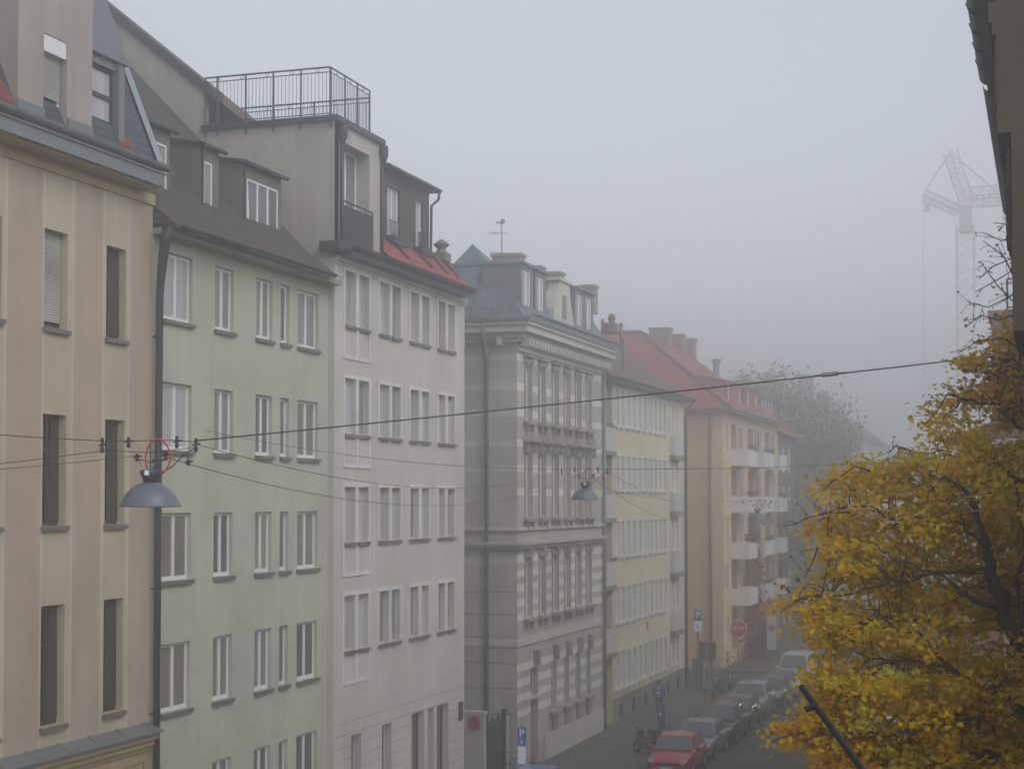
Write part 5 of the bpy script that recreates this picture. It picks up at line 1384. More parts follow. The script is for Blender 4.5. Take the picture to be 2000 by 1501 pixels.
    for wx in (.78, L - .80):
        for s in (-1, 1):
            q = MB(); y0 = s * (hw - .02)
            q.lathe([(wr_ * .62, -.10 * s), (wr_ * .95, -.10 * s), (wr_, -.06 * s), (wr_, .015 * s), (wr_ * .93, .035 * s), (wr_ * .62, .03 * s)], 20, (wx, y0, wr_), 'y')
            wh = lpart(q, 'wheel', M_TYRE, t, smooth=True)
            q = MB(); q.lathe([(0, .02 * s), (wr_ * .2, .03 * s), (wr_ * .55, .015 * s), (wr_ * .64, .036 * s)], 16, (wx, y0, wr_), 'y'); lpart(q, 'rim', M_RIM, wh)
            q = MB(); q.lathe([(wr_ * 1.0, .0), (wr_ * 1.16, .0), (wr_ * 1.16, .012 * s), (wr_ * 1.0, .012 * s)], 20, (wx, s * (hw + .004), wr_ + .02), 'y'); lpart(q, 'wheel_arch', M_BLKP, wh)
    ml = simple('lit headlamp', (.9, .85, .7), .2, emit=(1, .85, .6, 14)) if lights else M_CLAMP
    for s in (-1, 1):
        q = MB(); zc = hh - .26
        q.prism([(.10, s * hw * .56, zc - .07), (.03 + .10, s * hw * .86, zc - .06), (.26, s * hw * .93, zc + .05), (.15, s * hw * .60, zc + .06)] if s > 0 else [(.15, s * hw * .60, zc + .06), (.26, s * hw * .93, zc + .05), (.13, s * hw * .86, zc - .06), (.10, s * hw * .56, zc - .07)], (-.07, 0, .015)); lpart(q, 'headlight', ml, t)
        q = MB(); q.box(L - .10, L + .004, s * hw * .62, s * hw * .86, belt - .26, belt - .05) if s > 0 else q.box(L - .10, L + .004, s * hw * .86, s * hw * .62, belt - .26, belt - .05); lpart(q, 'tail_light', M_TAIL, t)
    q = MB(); q.box(-.015, .05, -hw * .5, hw * .5, .50, .60); lpart(q, 'grille', M_BLKP, t)
    q = MB(); q.box(-.035, -.018, -.26, .26, .34, .45); q.box(L + .005, L + .02, -.26, .26, .48, .59); lpart(q, 'licence_plate', M_OFFW, t)
    q = MB(); q.box(.0, .04, -hw * .6, hw * .6, .26, .33); lpart(q, 'bumper_vent', M_BLKP, t)
    if badge:      # round chrome emblem: ring with a V over a W
        q = MB(); zc = .66; x = -.045
        q.tube([(x, .075 * math.cos(i * PI / 9), zc + .075 * math.sin(i * PI / 9)) for i in range(18)], .011, 5, closed=True)
        q.tube([(x, -.035, zc + .065), (x, 0, zc + .012), (x, .035, zc + .065)], .009, 4); q.tube([(x, -.062, zc + .03), (x, -.03, zc - .06), (x, 0, zc), (x, .03, zc - .06), (x, .062, zc + .03)], .009, 4)
        lpart(q, 'badge', simple('chrome', (.75, .75, .76), .15, .9), t)
    if rack:
        q = MB()
        for s in (-1, 1): q.tube([(xt + .1, s * wr * .85, zr + .0), (xt + .2, s * wr * .85, zr + .07), (xr - .2, s * wr * .85, zr + .07), (xr - .1, s * wr * .85, zr)], .018, 5)
        lpart(q, 'roof_rails', M_BLKP, t)
    return t
def paint(name, col, metal=0.2): return simple('car paint ' + name, col, .32, metal, var=.03, coat=.8)
RED, SIL, DGR, BLK, WHT, BLU, GRN, LBL = paint('red', (.40, .015, .045), .0), paint('silver', (.40, .41, .44), .4), paint('dark grey', (.05, .055, .065)), paint('black', (.018, .018, .022)), paint('white', (.70, .70, .70), 0), paint('navy', (.03, .05, .12)), paint('green grey', (.12, .15, .15)), paint('bright blue', (.03, .13, .45), 0)
XC = -14.3
car('hatch', RED, (XC, 62.9, 0), 'red hatchback with chrome badge, first in the left kerb row', badge=True)
car('hatch', paint('lavender grey', (.22, .22, .27)), (XC + .05, 67.3, 0), 'lavender grey hatchback parked directly behind the red one')
car('suv', BLK, (XC + .1, 71.7, 0), 'black off-roader with roof rails, third in the kerb row', rack=True)
car('estate', DGR, (XC - .02, 76.3, 0), 'dark grey estate car behind the black off-roader')
car('suv', SIL, (XC - .1, 80.9, 0), 'tall silver car in the middle of the kerb row')
car('hatch', GRN, (XC + .08, 85.8, 0), 'dull green hatchback behind the tall silver car')
car('saloon', SIL, (XC + .1, 90.1, 0), 'silver saloon with red tail lamps near the side street', toward=False) if False else car('saloon', SIL, (XC + .1, 90.1, 0), 'silver saloon parked next to the side street')
car('estate', DGR, (XC + .05, 105.0, 0), 'charcoal estate just past the side street')
car('van', WHT, (XC + .1, 94.9, 0), 'white van at the far end of the left kerb row')
car('hatch', BLU, (XC, 110, 0), 'navy hatchback parked by the apricot house')
car('hatch', LBL, (-16.9, 51.9, .12), 'bright blue car whose roof peeks in at the bottom edge by the driveway', rz=.05)
car('estate', DGR, (-11.2, 93.5, 0), 'oncoming dark car with lit headlamps glinting between the leaves', lights=True)
for i, (p, kd, lb) in enumerate(((WHT, 'estate', 'white estate on the right kerb under the maple, nearest the camera'), (RED, 'hatch', 'red hatchback on the right kerb behind the white estate'), (SIL, 'hatch', 'silver hatchback on the right kerb, third under the leaves'),
        (DGR, 'suv', 'dark off-roader on the right kerb seen through leaf gaps'), (WHT, 'van', 'white van on the right kerb behind the leaves'), (BLU, 'hatch', 'navy hatchback on the right kerb beyond the white van'), (SIL, 'estate', 'silver estate last on the right kerb behind the leaves'))):
    Ls = CARK[kd][0]
    car(kd, p, (-6.25, 47.5 + i * 5.0 + Ls, 0), lb, toward=False)

# ================================================================== TWO WHEELERS
def tyre(m, c, r, w=.05, n=18):
    m.tube([(c[0] + r * math.cos(2 * PI * i / n), c[1], c[2] + r * math.sin(2 * PI * i / n)) for i in range(n)], w, 6, closed=True)
def motorbike(pos, rz, label, paintm, box=True):
    t = thing('motor_scooter', label, 'motor scooter', pos, 'two wheelers on the pavement', rz)     # local: front at -x
    for x in (-.62, .62):
        m = MB(); tyre(m, (x, 0, .27), .22, .06); wh = lpart(m, 'wheel', M_TYRE, t, smooth=True); m = MB(); m.lathe([(0, -.03), (.14, -.03), (.14, .03), (0, .03)], 14, (x, 0, .27), 'y'); lpart(m, 'rim', M_RIM, wh)
    m = MB(); pts = [(-.5, .42), (-.42, .95), (-.30, 1.0), (-.24, .5), (.1, .38), (.2, .55), (.85, .68), (.8, .45), (.45, .30), (-.2, .24)]
    m.prism([(x, -.14, z) for x, z in pts][::-1], (0, .28, 0)); bd = lpart(m, 'body', paintm, t); bv = bd.modifiers.new('bevel', 'BEVEL'); bv.width = .05; bv.segments = 2
    m = MB(); m.prism([(x, -.13, z) for x, z in ((.12, .62), (.15, .76), (.55, .80), (.85, .82), (.88, .70))][::-1], (0, .26, 0)); lpart(m, 'seat', M_BLKP, t)
    m = MB(); m.tube([(-.62, 0, .27), (-.45, 0, .75), (-.36, 0, 1.05)], .035, 6); lpart(m, 'fork', M_RIM, t)
    m = MB(); m.tube([(-.28, -.36, 1.08), (-.36, -.2, 1.1), (-.38, 0, 1.05), (-.36, .2, 1.1), (-.28, .36, 1.08)], .02, 6); lpart(m, 'handlebar', M_BLKP, t)
    for s in (-1, 1):
        m = MB(); m.tube([(-.34, s * .25, 1.1), (-.38, s * .33, 1.26)], .008, 4); m.lathe([(0, -.01), (.06, -.01), (.06, .01), (0, .012)], 10, (-.38, s * .35, 1.3), 'x'); lpart(m, 'mirror', simple('mirror', (.7, .7, .72), .08, .9), t)
    m = MB(); m.lathe([(0, -.05), (.09, -.03), (.09, .03)], 12, (-.47, 0, .92), 'x'); lpart(m, 'headlight', M_CLAMP, t)
    if box:
        m = MB(); m.box(.72, 1.12, -.22, .22, .86, 1.18); o = lpart(m, 'top_box', simple('maroon black box', (.05, .02, .03), .3), t); bv = o.modifiers.new('bevel', 'BEVEL'); bv.width = .07; bv.segments = 3
    return t
def at_ground(px, py): p = atZ(px, py, .12); return (p.x, p.y, .12)
p = at_ground(1258, 1472)
motorbike(p, -PI / 2 + .75, 'black scooter with maroon top box standing left of the red hatchback', BLK)
motorbike(at_ground(1402, 1356), PI / 2 - .1, 'dark scooter at the kerb beside the van, left one of two', DGR, False)
motorbike(at_ground(1426, 1349), PI / 2 + .2, 'dark scooter at the kerb beside the van, right one of two', BLK, False)
def bicycle(pos, rz, label, col=(.03, .03, .035)):
    t = thing('bicycle', label, 'bicycle', pos, 'two wheelers on the pavement', rz)
    for x in (-.52, .52):
        m = MB(); tyre(m, (x, 0, .34), .33, .02); wh = lpart(m, 'wheel', M_TYRE, t)
        m = MB()
        for i in range(8): m.tube([(x, 0, .34), (x + .32 * math.cos(i * PI / 4), 0, .34 + .32 * math.sin(i * PI / 4))], .004, 3)
        lpart(m, 'spokes', M_RIM, wh)
    m = MB()
    for a_, b_ in (((.52, .34), (.12, .30)), ((.12, .30), (.22, .82)), ((.22, .82), (-.30, .80)), ((-.30, .80), (.12, .30)), ((.52, .34), (.2, .72)), ((-.52, .34), (-.30, .98))): m.tube([(a_[0], 0, a_[1]), (b_[0], 0, b_[1])], .018, 5)
    lpart(m, 'frame', simple('bike frame', col, .4), t)
    m = MB(); m.tube([(-.24, -.3, 1.02), (-.33, -.1, 1.04), (-.33, .1, 1.04), (-.24, .3, 1.02)], .014, 5); lpart(m, 'handlebar', M_BLKP, t)
    m = MB(); m.prism([(.1, -.04, .9), (.36, -.09, .9), (.36, .09, .9), (.1, .04, .9)], (0, 0, .05)); m.tube([(.22, 0, .8), (.23, 0, .9)], .014, 5); lpart(m, 'saddle', M_BLKP, t)
    m = MB(); m.tube([(.12, -.1, .30), (.12, .1, .30)], .012, 4); m.box(.05, .19, .1, .18, .2, .22); m.box(.05, .19, -.18, -.1, .38, .40); lpart(m, 'pedals', M_BLKP, t)
    return t
bicycle(at_ground(1376, 1383), PI / 2 + .2, 'black bicycle leaning by the posts of the back-facing sign')
bicycle(at_ground(1418, 1302), PI / 2 - .5, 'grey bicycle beneath the stop sign by the apricot house', (.2, .2, .2))
bicycle(at_ground(1010, 1520), 1.2, 'dark bicycle at the grey house door, near the bottom edge')
# planters and tables of the café below the red creeper
q = MB(); h = thing('hedge_planter', 'dark evergreen planter under the red creeper', 'planter', (-18.6, 112, .12))
q.box(-.4, .4, -2.2, 2.2, 0, .5); lpart(q, 'trough', simple('wooden trough', (.08, .05, .04), .7), h)
q = MB()
for _ in range(1400):
    c = Vector((random.uniform(-.45, .45), random.uniform(-2.3, 2.3), .5 + random.random() ** .7 * 1.1)); v = Vector((random.uniform(-1, 1), random.uniform(-1, 1), random.uniform(-1, 1))) * .13
    q.add([c - v, c + Vector((v.y, -v.x, v.z)) * .6, c + v], [(0, 1, 2)])
lpart(q, 'leaves', simple('dark evergreen', (.03, .04, .03), .8), h)
q = MB(); q.box(-.9, .9, -1.5, 1.5, 0, .03); single_ = lpart(q, 'red_mat', simple('red mat', (.30, .05, .05), .9), thing('door_mat', 'long red mat on the pavement before the creeper', 'mat', (-17.4, 110.5, .124)))

# ticket machine and pedestrian
p = at_ground(1291, 1421)
t = thing('ticket_machine', 'slim blue parking ticket machine on the pavement in front of the pedestrian', 'ticket machine', p, None, YAW)
m = MB(); m.box(-.17, .17, -.14, .14, 0, 1.15); o = lpart(m, 'column', simple('machine blue', (.035, .06, .16), .4), t); bv = o.modifiers.new('bevel', 'BEVEL'); bv.width = .03; bv.segments = 2
m = MB(); m.box(-.14, .14, -.155, -.141, .85, 1.08); lpart(m, 'display', simple('machine display', (.12, .15, .22), .25), t)
m = MB(); m.lathe([(0, -.16), (.07, -.16), (.07, -.142)], 14, (-.05, 0, .68), 'y'); lpart(m, 'white_disc', M_SWHITE, t)
def skin(name, pts, edges, radii, mat, parent, sub=2, root=0):
    me = bpy.data.meshes.new(name); me.from_pydata(pts, edges, []); me.materials.append(mat)
    o = bpy.data.objects.new(name, me); COL.objects.link(o); o.parent = parent
    o.modifiers.new('skin', 'SKIN').use_smooth_shade = True
    for v, r in zip(me.skin_vertices[0].data, radii): v.radius = (r, r) if not isinstance(r, tuple) else r; v.use_root = False
    me.skin_vertices[0].data[root].use_root = True
    s = o.modifiers.new('sub', 'SUBSURF'); s.levels = sub; s.render_levels = sub
    return o
def person(pos, rz):
    t = thing('person', 'person in a bright blue jacket and rusty trousers walking away on the pavement', 'person', pos, None, rz)
    SK = simple('skin', (.42, .26, .19), .6); P = []; E = []; Rr = []
    def v(x, y, z, r, par=None):
        P.append((x, y, z)); Rr.append(r); i = len(P) - 1
        if par is not None: E.append((par, i))
        return i
    pel = v(0, 0, .95, (.15, .11)); w1 = v(0, .0, 1.12, (.13, .10), pel); ch = v(0, -.01, 1.32, (.17, .11), w1); ne = v(0, 0, 1.47, .06, ch); hd0 = v(0, .01, 1.54, .075, ne); hd = v(0, .02, 1.63, (.085, .10), hd0); v(0, .02, 1.71, .07, hd)
    for s, kf, ff in ((-1, .10, .18), (1, -.06, -.22)):
        hp = v(s * .09, 0, .90, .095, pel); kn = v(s * .095, kf, .5, .062, hp); an = v(s * .10, ff, .09, .042, kn); v(s * .11, ff + .15, .04, .035, an)
        sh = v(s * .19, 0, 1.41, .058, ch); el = v(s * .25, -.03 * s, 1.13, .043, sh); wr = v(s * .26, .06 - .04 * s, .88, .03, el); pm = v(s * .26, .08 - .04 * s, .80, .034, wr)
        for k in range(4): a_ = v(s * .26 + (k - 1.5) * .018 * 1, .09 - .04 * s, .74, .0095, pm); v(s * .26 + (k - 1.5) * .018, .105 - .04 * s, .70 + .006 * abs(k - 1.5), .008, a_)
        a_ = v(s * .26 - s * .035, .11 - .04 * s, .79, .0105, pm); v(s * .26 - s * .035, .13 - .04 * s, .76, .009, a_)
    skin('body', P, E, Rr, SK, t)
    J = simple('blue jacket cloth', (.03, .09, .36), .8)
    skin('jacket', [(0, 0, .93), (0, 0, 1.12), (0, -.01, 1.34), (0, 0, 1.46), (-.20, 0, 1.42), (-.27, .03, 1.13), (-.28, .10, .90), (.20, 0, 1.42), (.27, -.03, 1.13), (.28, .02, .90)],
         [(0, 1), (1, 2), (2, 3), (2, 4), (4, 5), (5, 6), (2, 7), (7, 8), (8, 9)], [(.19, .15), (.17, .14), (.20, .14), .08, .08, .062, .05, .08, .062, .05], J, t)
    skin('trousers', [(0, 0, .96), (-.09, 0, .88), (-.095, .10, .5), (-.10, .18, .12), (.09, 0, .88), (.095, -.06, .5), (.10, -.22, .12)], [(0, 1), (1, 2), (2, 3), (0, 4), (4, 5), (5, 6)], [(.16, .13), .11, .08, .065, .11, .08, .065], simple('rust trousers', (.13, .06, .045), .85), t)
    m = MB(); m.lathe([(0, 1.765), (.06, 1.755), (.095, 1.70), (.10, 1.64), (.09, 1.58), (.05, 1.55)], 14, (0, -.01, 0)); lpart(m, 'hair', simple('brown hair', (.05, .032, .022), .7), t, smooth=True)
    m = MB(); m.prism([(-.11, -.165, 1.12), (.11, -.165, 1.12), (.08, -.165, 1.18), (-.08, -.165, 1.18)], (0, .012, 0)); lpart(m, 'jacket_print', M_SWHITE, t)
    m = MB(); m.lathe([(.012, 0), (.012, .03)], 6, (0, .11, 1.61), 'y'); lpart(m, 'face_nose', SK, t)
person(at_ground(1287, 1397), YAW * .3)

# ================================================================== TREES
LEAF = [simple('leaf gold', (.76, .50, .012), .6, var=.2), simple('leaf orange', (.66, .31, .02), .6, var=.2), simple('leaf olive', (.48, .45, .03), .6, var=.2), simple('leaf amber', (.66, .44, .012), .6, var=.2), simple('leaf rust', (.24, .10, .045), .7, var=.2), simple('leaf lemon', (.78, .57, .025), .6, var=.2)]
for m_ in LEAF:
    t2 = m_.node_tree; pb = t2.nodes['Principled BSDF']; pb.inputs['Specular IOR Level'].default_value = .25
    src = pb.inputs['Base Color'].links[0].from_socket
    tl = t2.nodes.new('ShaderNodeBsdfTranslucent'); mxs = t2.nodes.new('ShaderNodeMixShader'); mxs.inputs[0].default_value = .55
    gn = t2.nodes.new('ShaderNodeVectorMath'); gn.operation = 'SCALE'; gn.inputs['Scale'].default_value = 1.35
    t2.links.new(src, gn.inputs[0]); t2.links.new(gn.outputs[0], tl.inputs['Color'])
    t2.links.new(pb.outputs[0], mxs.inputs[1]); t2.links.new(tl.outputs[0], mxs.inputs[2]); t2.links.new(mxs.outputs[0], t2.nodes['Material Output'].inputs['Surface'])
M_BARK = simple('maple bark', (.045, .038, .035), .9, var=.35, scale=12)
MAPLE = [(0, -.55), (.10, -.2), (.42, -.34), (.30, -.06), (.52, .16), (.22, .18), (.20, .40), (0, .60), (-.20, .40), (-.22, .18), (-.52, .16), (-.30, -.06), (-.42, -.34), (-.10, -.2)]
def rv(): return Vector((random.gauss(0, 1), random.gauss(0, 1), random.gauss(0, 1)))
def leaf(m, p, size, mi, droop=.5):
    n = (Vector((0, 0, 1)) * droop + rv() * .6).normalized(); u = n.orthogonal().normalized(); a = random.random() * 2 * PI
    u = Matrix.Rotation(a, 3, n) @ u; v = n.cross(u); cup = random.uniform(-.12, .22) * size
    pts = [p + (u * x + v * y) * size + n * (cup * (abs(x) * 2)) for x, y in MAPLE]
    b = len(m.v); m.v += [tuple(q) for q in pts]; c = len(m.v); m.v.append(tuple(p))
    for i in range(len(pts)): m.f.append([c, b + i, b + (i + 1) % len(pts)]); m.m.append(mi); m.uv.append(None)
def leafq(m, p, size, mi):
    n = rv().normalized(); u = n.orthogonal().normalized() * size; v = n.cross(u)
    b = len(m.v); m.v += [tuple(p - u), tuple(p - v * .7), tuple(p + u), tuple(p + v * .7)]; m.f.append([b, b + 1, b + 2, b + 3]); m.m.append(mi); m.uv.append(None)
def maple():
    rng = random.Random(11)
    Yt = 22.5
    T = thing('maple_tree', 'big yellow autumn maple filling the lower right corner', 'tree', (.15, 23.2, .12))
    def IP(px, py, Y=Yt): return atY(px, py, Y)
    base = Vector((.55, 23.2, .1)); fork = IP(2062, 1450, 23.0)
    tr = MB()
    tr.tube([base, base.lerp(fork, .5) + Vector((.06, 0, 0)), fork], [.24, .19, .155], 12)
    limbs = []    # (path, r0, r1)
    def limb(pts, r0, r1, Y0=22.9, Y1=22.2):
        P = [IP(x, y, Y0 + (Y1 - Y0) * i / (len(pts) - 1)) for i, (x, y) in enumerate(pts)]
        limbs.append((P, r0, r1)); return P
    limb([(2062, 1450), (2025, 1330), (1985, 1250), (1950, 1165), (1930, 1100), (1922, 1050)], .14, .062, 23.0, 22.4)
    limb([(1922, 1050), (1905, 1000), (1885, 960), (1850, 935), (1815, 928)], .045, .015, 22.4, 21.9)
    limb([(1925, 1060), (1880, 1035), (1855, 1000), (1840, 975)], .03, .01, 22.4, 22.9)
    limb([(1945, 1185), (1905, 1175), (1870, 1148), (1845, 1125)], .045, .018, 22.6, 21.6)
    limb([(1845, 1125), (1790, 1105), (1740, 1085), (1700, 1060), (1650, 1040)], .02, .006, 21.6, 21.0)
    limb([(1925, 1110), (1880, 1115), (1830, 1118), (1740, 1140), (1640, 1160), (1560, 1170), (1525, 1195)], .028, .006, 22.5, 21.3)
    limb([(1838, 1030), (1790, 1010), (1740, 1015), (1700, 990), (1640, 990), (1590, 1020)], .022, .005, 22.3, 21.8)
    limb([(1990, 1245), (2040, 1130), (2070, 1000), (2050, 860), (2010, 760), (1980, 700)], .08, .012, 23.0, 23.4)
    limb([(2050, 860), (1990, 830), (1940, 790), (1880, 780), (1840, 820)], .03, .006, 23.4, 22.9)
    limb([(2040, 960), (1980, 930), (1950, 905), (1890, 900), (1830, 880)], .03, .008, 23.3, 22.8)
    limb([(2055, 1440), (2000, 1390), (1950, 1345), (1900, 1330), (1850, 1300), (1800, 1290), (1700, 1285)], .08, .01, 22.9, 21.8)
    limb([(1950, 1345), (1905, 1400), (1850, 1420), (1760, 1430), (1680, 1440), (1600, 1430)], .035, .006, 22.6, 21.4)
    limb([(1850, 1300), (1800, 1240), (1740, 1225), (1690, 1215), (1620, 1240)], .025, .006, 22.0, 21.6)
    limb([(2062, 1450), (2120, 1350), (2160, 1200), (2180, 1050)], .09, .03, 23.0, 23.6)
    limb([(2000, 1270), (1990, 1150), (2000, 1050), (1985, 950)], .04, .012, 22.8, 21.9)
    limb([(2055, 1470), (1980, 1470), (1880, 1480), (1780, 1500), (1690, 1490)], .05, .01, 22.9, 22.0)
    nodes = []
    for P, r0, r1 in limbs:
        Q = []
        for i in range(len(P) - 1):
            for s in range(4): Q.append(P[i].lerp(P[i + 1], s / 4) + Vector((rng.gauss(0, .018), rng.gauss(0, .03), rng.gauss(0, .018))) * (0 if i == 0 and s == 0 else 1))
        Q.append(P[-1]); tr.tube(Q, [r0 + (r1 - r0) * i / (len(Q) - 1) for i in range(len(Q))], 7)
        for i, q in enumerate(Q[2:]): nodes.append((q, r0 + (r1 - r0) * i / len(Q)))
    lobes = [(1970, 668, .26, 23.2), (2000, 640, .3, 23.2), (1995, 770, .4, 23.3), (1905, 715, .25, 23.0), (1985, 715, .42, 23.4), (1925, 745, .40, 23.2), (1870, 790, .30, 23), (1960, 800, .55, 23.2), (1850, 850, .34, 22.8), (1930, 880, .55, 22.6), (1850, 930, .60, 22.2), (1770, 925, .48, 22.4), (1700, 950, .48, 22), (1650, 990, .42, 21.8), (1780, 1000, .6, 22),
             (1860, 1030, .8, 23.4), (1950, 980, .8, 22.4), (1900, 1100, .8, 23.3), (1740, 1080, .75, 21.8), (1660, 1110, .62, 21.5), (1600, 1165, .42, 21.4), (1548, 1190, .24, 21.3), (1622, 1040, .28, 21.8),
             (1790, 1190, .85, 22.2), (1700, 1200, .7, 21.7), (1640, 1240, .55, 21.6), (1880, 1240, .85, 23.2), (1970, 1180, .55, 24), (1790, 1310, .9, 22), (1690, 1310, .75, 21.5), (1620, 1320, .5, 21.5),
             (1600, 1410, .42, 21.4), (1555, 1425, .28, 21.3), (1680, 1410, .7, 21.5), (1780, 1430, .95, 21.8), (1880, 1400, .9, 22.6), (1970, 1420, .8, 23.4), (1720, 1510, .7, 21.7), (1640, 1480, .4, 21.6), (1850, 1520, .9, 22), (1960, 1530, .9, 22.4),
             (2060, 820, .8, 23.4), (2080, 1000, 1.1, 23.2), (2110, 1200, 1.2, 23.6), (2080, 1400, 1.1, 24.0), (2150, 1520, 1.2, 23), (1990, 1300, .5, 22.0), (1990, 1060, .5, 24), (1540, 1445, .16, 21.2), (1590, 1450, .22, 21.3)]
    lf = MB(); tw = MB()
    def cluster(tip, n, rad_, mis):
        main = rng.choice(mis)
        for _ in range(n):
            o = Vector((rng.gauss(0, 1), rng.gauss(0, 1), rng.gauss(0, .42))) * rad_
            leaf(lf, tip + o, rng.uniform(.055, .11), main if rng.random() < .62 else rng.choice(mis), 1.0)
    for (px, py, r, Y) in lobes:
        Y += .45; c = IP(px, py, Y)
        nt_ = int(17 * (r / .6) ** 2 + 4)
        nn = sorted(nodes, key=lambda q: (q[0] - c).length)[:9]
        for k in range(nt_):
            d = rv().normalized(); rr = r * rng.random() ** .45
            tip = c + Vector((d.x, d.y * 1.5, d.z * .85)) * rr
            st = rng.choice(nn)[0]
            edge = rr / r
            if (st - tip).length < 1.5 and rng.random() < .5:
                mid = st.lerp(tip, .5) + Vector((0, 0, .08)) + rv() * .05
                tw.tube([st, st.lerp(mid, .5) + rv() * .02, mid, mid.lerp(tip, .5) + rv() * .02, tip], [.009, .008, .006, .004, .0025], 4)
            outer = px < 1640 or py < 830
            if outer and edge > .6: mis = (0, 1, 3, 4, 5)
            elif py < 1060: mis = (0, 0, 5, 5, 3, 2)
            elif rng.random() < .35: mis = (2, 2, 0, 3)
            elif py > 1330: mis = (3, 0, 0, 5, 1)
            else: mis = (0, 5, 3, 0, 2)
            cluster(tip, int(rng.uniform(34, 54)) if not (outer and edge > .8) else 14, .155, mis)
    # sparse, nearly bare twigs at the top and the left tips
    def wisp(pts, Y, nl):
        P = [IP(x, y, Y) for x, y in pts]; tw.tube(P, [.014 - .009 * i / (len(P) - 1) for i in range(len(P))], 4)
        for i in range(len(P) - 1):
            for k in range(nl):
                s = P[i].lerp(P[i + 1], rng.random()); e = s + Vector((rng.gauss(-.06, .1), rng.gauss(0, .1), rng.gauss(.02, .09)))
                tw.tube([s, s.lerp(e, .5) + rv() * .012, e], [.006, .0045, .003], 3); leaf(lf, e, rng.uniform(.03, .055), rng.choice((4, 4, 4, 1)), .3)
    wisp([(2040, 640), (1990, 600), (1950, 560), (1915, 510)], 24.5, 4); wisp([(2040, 560), (1990, 520), (1950, 545), (1905, 570)], 24.5, 4); wisp([(2030, 480), (1990, 440), (1940, 435)], 24.5, 4); wisp([(1990, 560), (1960, 500), (1920, 470)], 24.6, 4)
    wisp([(2040, 500), (1985, 465), (1955, 470), (1925, 455)], 24.4, 5); wisp([(2040, 590), (1980, 575), (1930, 600), (1890, 590)], 24.3, 5); wisp([(2030, 530), (1975, 505), (1940, 520), (1912, 545)], 24.4, 5); wisp([(1990, 610), (1950, 625), (1915, 615), (1885, 640)], 23.8, 5)
    wisp([(2020, 700), (1960, 660), (1910, 665), (1872, 690)], 23.5, 4); wisp([(1890, 780), (1850, 770), (1832, 800), (1805, 830)], 22.8, 4); wisp([(1700, 920), (1670, 910), (1620, 945), (1590, 985)], 21.8, 5)
    wisp([(1660, 1000), (1620, 1000), (1580, 1010), (1550, 1025)], 21.8, 5); wisp([(1780, 880), (1750, 870), (1735, 885)], 22.4, 4); wisp([(1600, 1060), (1590, 1090), (1570, 1130)], 21.6, 4); wisp([(1570, 1430), (1530, 1438), (1508, 1446)], 21.3, 4)
    part(tr, 'trunk', M_BARK, T, True)
    part(tw, 'twigs', M_BARK, T)
    c_ = part(lf, 'crown', LEAF, T)
    return T
maple()
def foggy_tree(pos, h, r, label, cols, seed, n=2600, ls=.32):
    rng = random.Random(seed); T = thing('street_tree', label, 'tree', pos, 'far trees fading into the fog')
    tr = MB(); top = Vector((0, 0, h * .55)); tr.tube([(0, 0, 0), (.1, 0, h * .25), top], [.28, .22, .16], 8)
    lf = MB(); tips = []
    for k in range(26):
        a = rng.random() * 2 * PI; z = h * rng.uniform(.38, .95); rr = r * math.sqrt(max(.05, 1 - ((z / h - .62) / .42) ** 2)) * rng.uniform(.5, 1)
        tip = Vector((math.cos(a) * rr, math.sin(a) * rr, z)); s = Vector((0, 0, min(h * .55, z * .65)))
        tr.tube([s, s.lerp(tip, .5) + Vector((0, 0, .3)), tip], [.09, .06, .02], 5); tips.append(tip)
    for i in range(int(n * 2.3)):
        t_ = rng.choice(tips); g = Vector((rng.gauss(0, 1), rng.gauss(0, 1), rng.gauss(0, .8))) * (r * .24)
        leafq(lf, t_ + g, ls * .62 * rng.uniform(.5, 1.2), rng.randrange(len(cols)))
    lpart(tr, 'trunk', M_BARK, T, smooth=True); lpart(lf, 'crown', cols, T)
FG = [simple('far leaf green', (.20, .22, .15), .8), simple('far leaf dark', (.15, .17, .13), .8), simple('far leaf ochre', (.27, .25, .16), .8)]  # far leaf colours lightened, fog veil painted into them
def tp(px, Y): p = atY(px, 980, Y); return (p.x, Y, .1)
foggy_tree(tp(1500, 139), 22.3, 3.6, 'tallest foggy tree rising behind the roof of the dark grey house', FG, 1, 3600)
foggy_tree(tp(1560, 143), 20.0, 4.6, 'broad foggy tree right of the tallest one, beyond the dark house', FG, 2, 4600)
foggy_tree(tp(1592, 150), 17.8, 3.6, 'third foggy tree, darker and lower, at the right end of the clump', FG, 3, 3000)
foggy_tree(tp(1578, 128), 12.0, 2.4, 'smaller foggy tree by the kerb before the dark grey house', FG, 4, 2600, .22)
foggy_tree(tp(1625, 160), 12.5, 3.0, 'pale green tree low in the fog beside the misty blue house', FG, 5, 2000)
foggy_tree(tp(1655, 176), 11.0, 3.0, 'faint tree near the far end of the street', FG, 6, 1600)

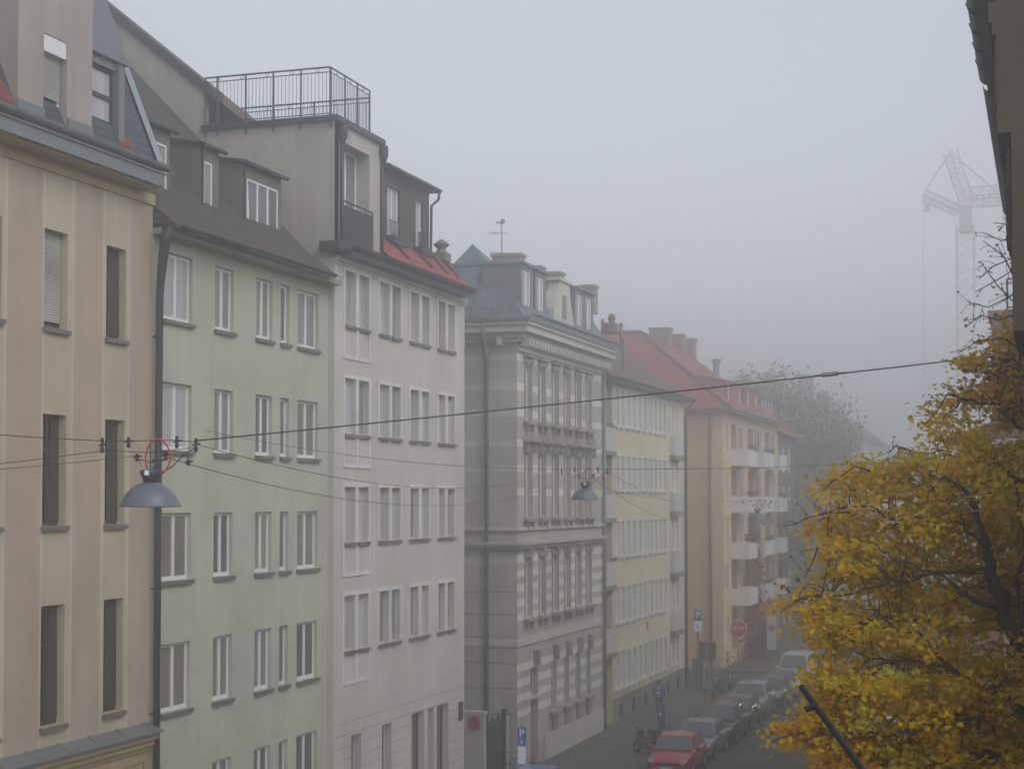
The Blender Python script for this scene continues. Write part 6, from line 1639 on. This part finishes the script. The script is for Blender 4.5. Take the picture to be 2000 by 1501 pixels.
# ================================================================== TOWER CRANE in the fog
def crane():
    Yc = 187.0; c = atY(1885, 400, Yc)
    T = thing('tower_crane', 'tall yellow grey tower crane barely visible in the fog at the right', 'crane', (c.x, Yc, 0))
    M_CR = simple('fog paled crane', (.60, .53, .49), .6)  # pale colour: fading by fog is put into the crane's own tone
    def lat(m, A, B, w, r, seg):
        A, B = Vector(A), Vector(B); d = (B - A).normalized(); u = d.orthogonal().normalized() if abs(d.z) < .99 else Vector((1, 0, 0)); v = d.cross(u)
        cs = [u * w / 2 + v * w / 2, -u * w / 2 + v * w / 2, -u * w / 2 - v * w / 2, u * w / 2 - v * w / 2]
        for q in cs: m.tube([A + q, B + q], r, 4)
        for i in range(seg):
            for k in range(4):
                a0, a1 = cs[k], cs[(k + 1) % 4]; p, q = A.lerp(B, i / seg), A.lerp(B, (i + 1) / seg)
                m.tube([p + (a0 if i % 2 else a1), q + (a1 if i % 2 else a0)], r * .55, 3); m.tube([p + a0, p + a1], r * .5, 3)
    def Q(px, py): p = atY(px, py, Yc); return Vector((p.x, Yc, p.z))
    zt = Q(1885, 440).z
    m = MB(); lat(m, (c.x, Yc, 0), (c.x, Yc, zt), 1.85, .10, 24); part(m, 'mast', M_CR, T)
    m = MB(); a, b2 = Q(1868, 455), Q(1904, 395); m.box(a.x + .3, b2.x - .3, Yc - .8, Yc + .8, a.z, b2.z - .3); part(m, 'slewing_platform', M_CR, T)
    m = MB(); lat(m, Q(1888, 392), Q(1856, 297), 1.1, .09, 9); part(m, 'luffing_frame', M_CR, T)
    m = MB(); lat(m, Q(1872, 412), Q(1803, 380), .9, .08, 8); part(m, 'jib', M_CR, T)
    m = MB(); lat(m, Q(1895, 386), Q(1985, 378), 1.6, .09, 7); a = Q(1960, 395); m.box(a.x, a.x + 2.4, Yc - .8, Yc + .8, a.z - 2.2, a.z); part(m, 'counter_jib', M_CR, T)
    m = MB(); m.tube([Q(1856, 297), Q(1803, 380)], .05, 4); m.tube([Q(1856, 297), Q(1950, 378)], .05, 4); part(m, 'stay_ropes', M_WIRE, T)
    m = MB(); m.tube([Q(1803, 382), Q(1803, 890)], .022, 4); m.box(Q(1803, 890).x - .2, Q(1803, 890).x + .2, Yc - .15, Yc + .15, Q(1803, 890).z - .7, Q(1803, 890).z); part(m, 'hoist_rope', M_WIRE, T)
    m = MB(); a = Q(1810, 405); m.box(a.x - .3, a.x + .3, Yc - .2, Yc + .2, a.z - .5, a.z + .5); m.tube([a, Q(1806, 382)], .04, 4); part(m, 'hook_block', M_CR, T)
crane()

# ================================================================== HAZE
hz = MB(); hz.box(-245, 195, -32, 480, -1.0, 50.0)
hm = bpy.data.materials.new('haze'); hm.use_nodes = True; t_ = hm.node_tree
t_.nodes.remove(t_.nodes['Principled BSDF'])
pv = t_.nodes.new('ShaderNodeVolumePrincipled'); pv.inputs['Color'].default_value = (.955, .96, .975, 1); pv.inputs['Density'].default_value = .0080; pv.inputs['Anisotropy'].default_value = .86
t_.links.new(pv.outputs[0], t_.nodes['Material Output'].inputs['Volume'])
hme = hz.mesh('haze', hm)
import bmesh
bm_ = bmesh.new(); bm_.from_mesh(hme); bmesh.ops.remove_doubles(bm_, verts=bm_.verts, dist=1e-4); bmesh.ops.recalc_face_normals(bm_, faces=bm_.faces); bm_.to_mesh(hme); bm_.free()
ho = bpy.data.objects.new('haze', hme); COL.objects.link(ho); ho['kind'] = 'stuff'
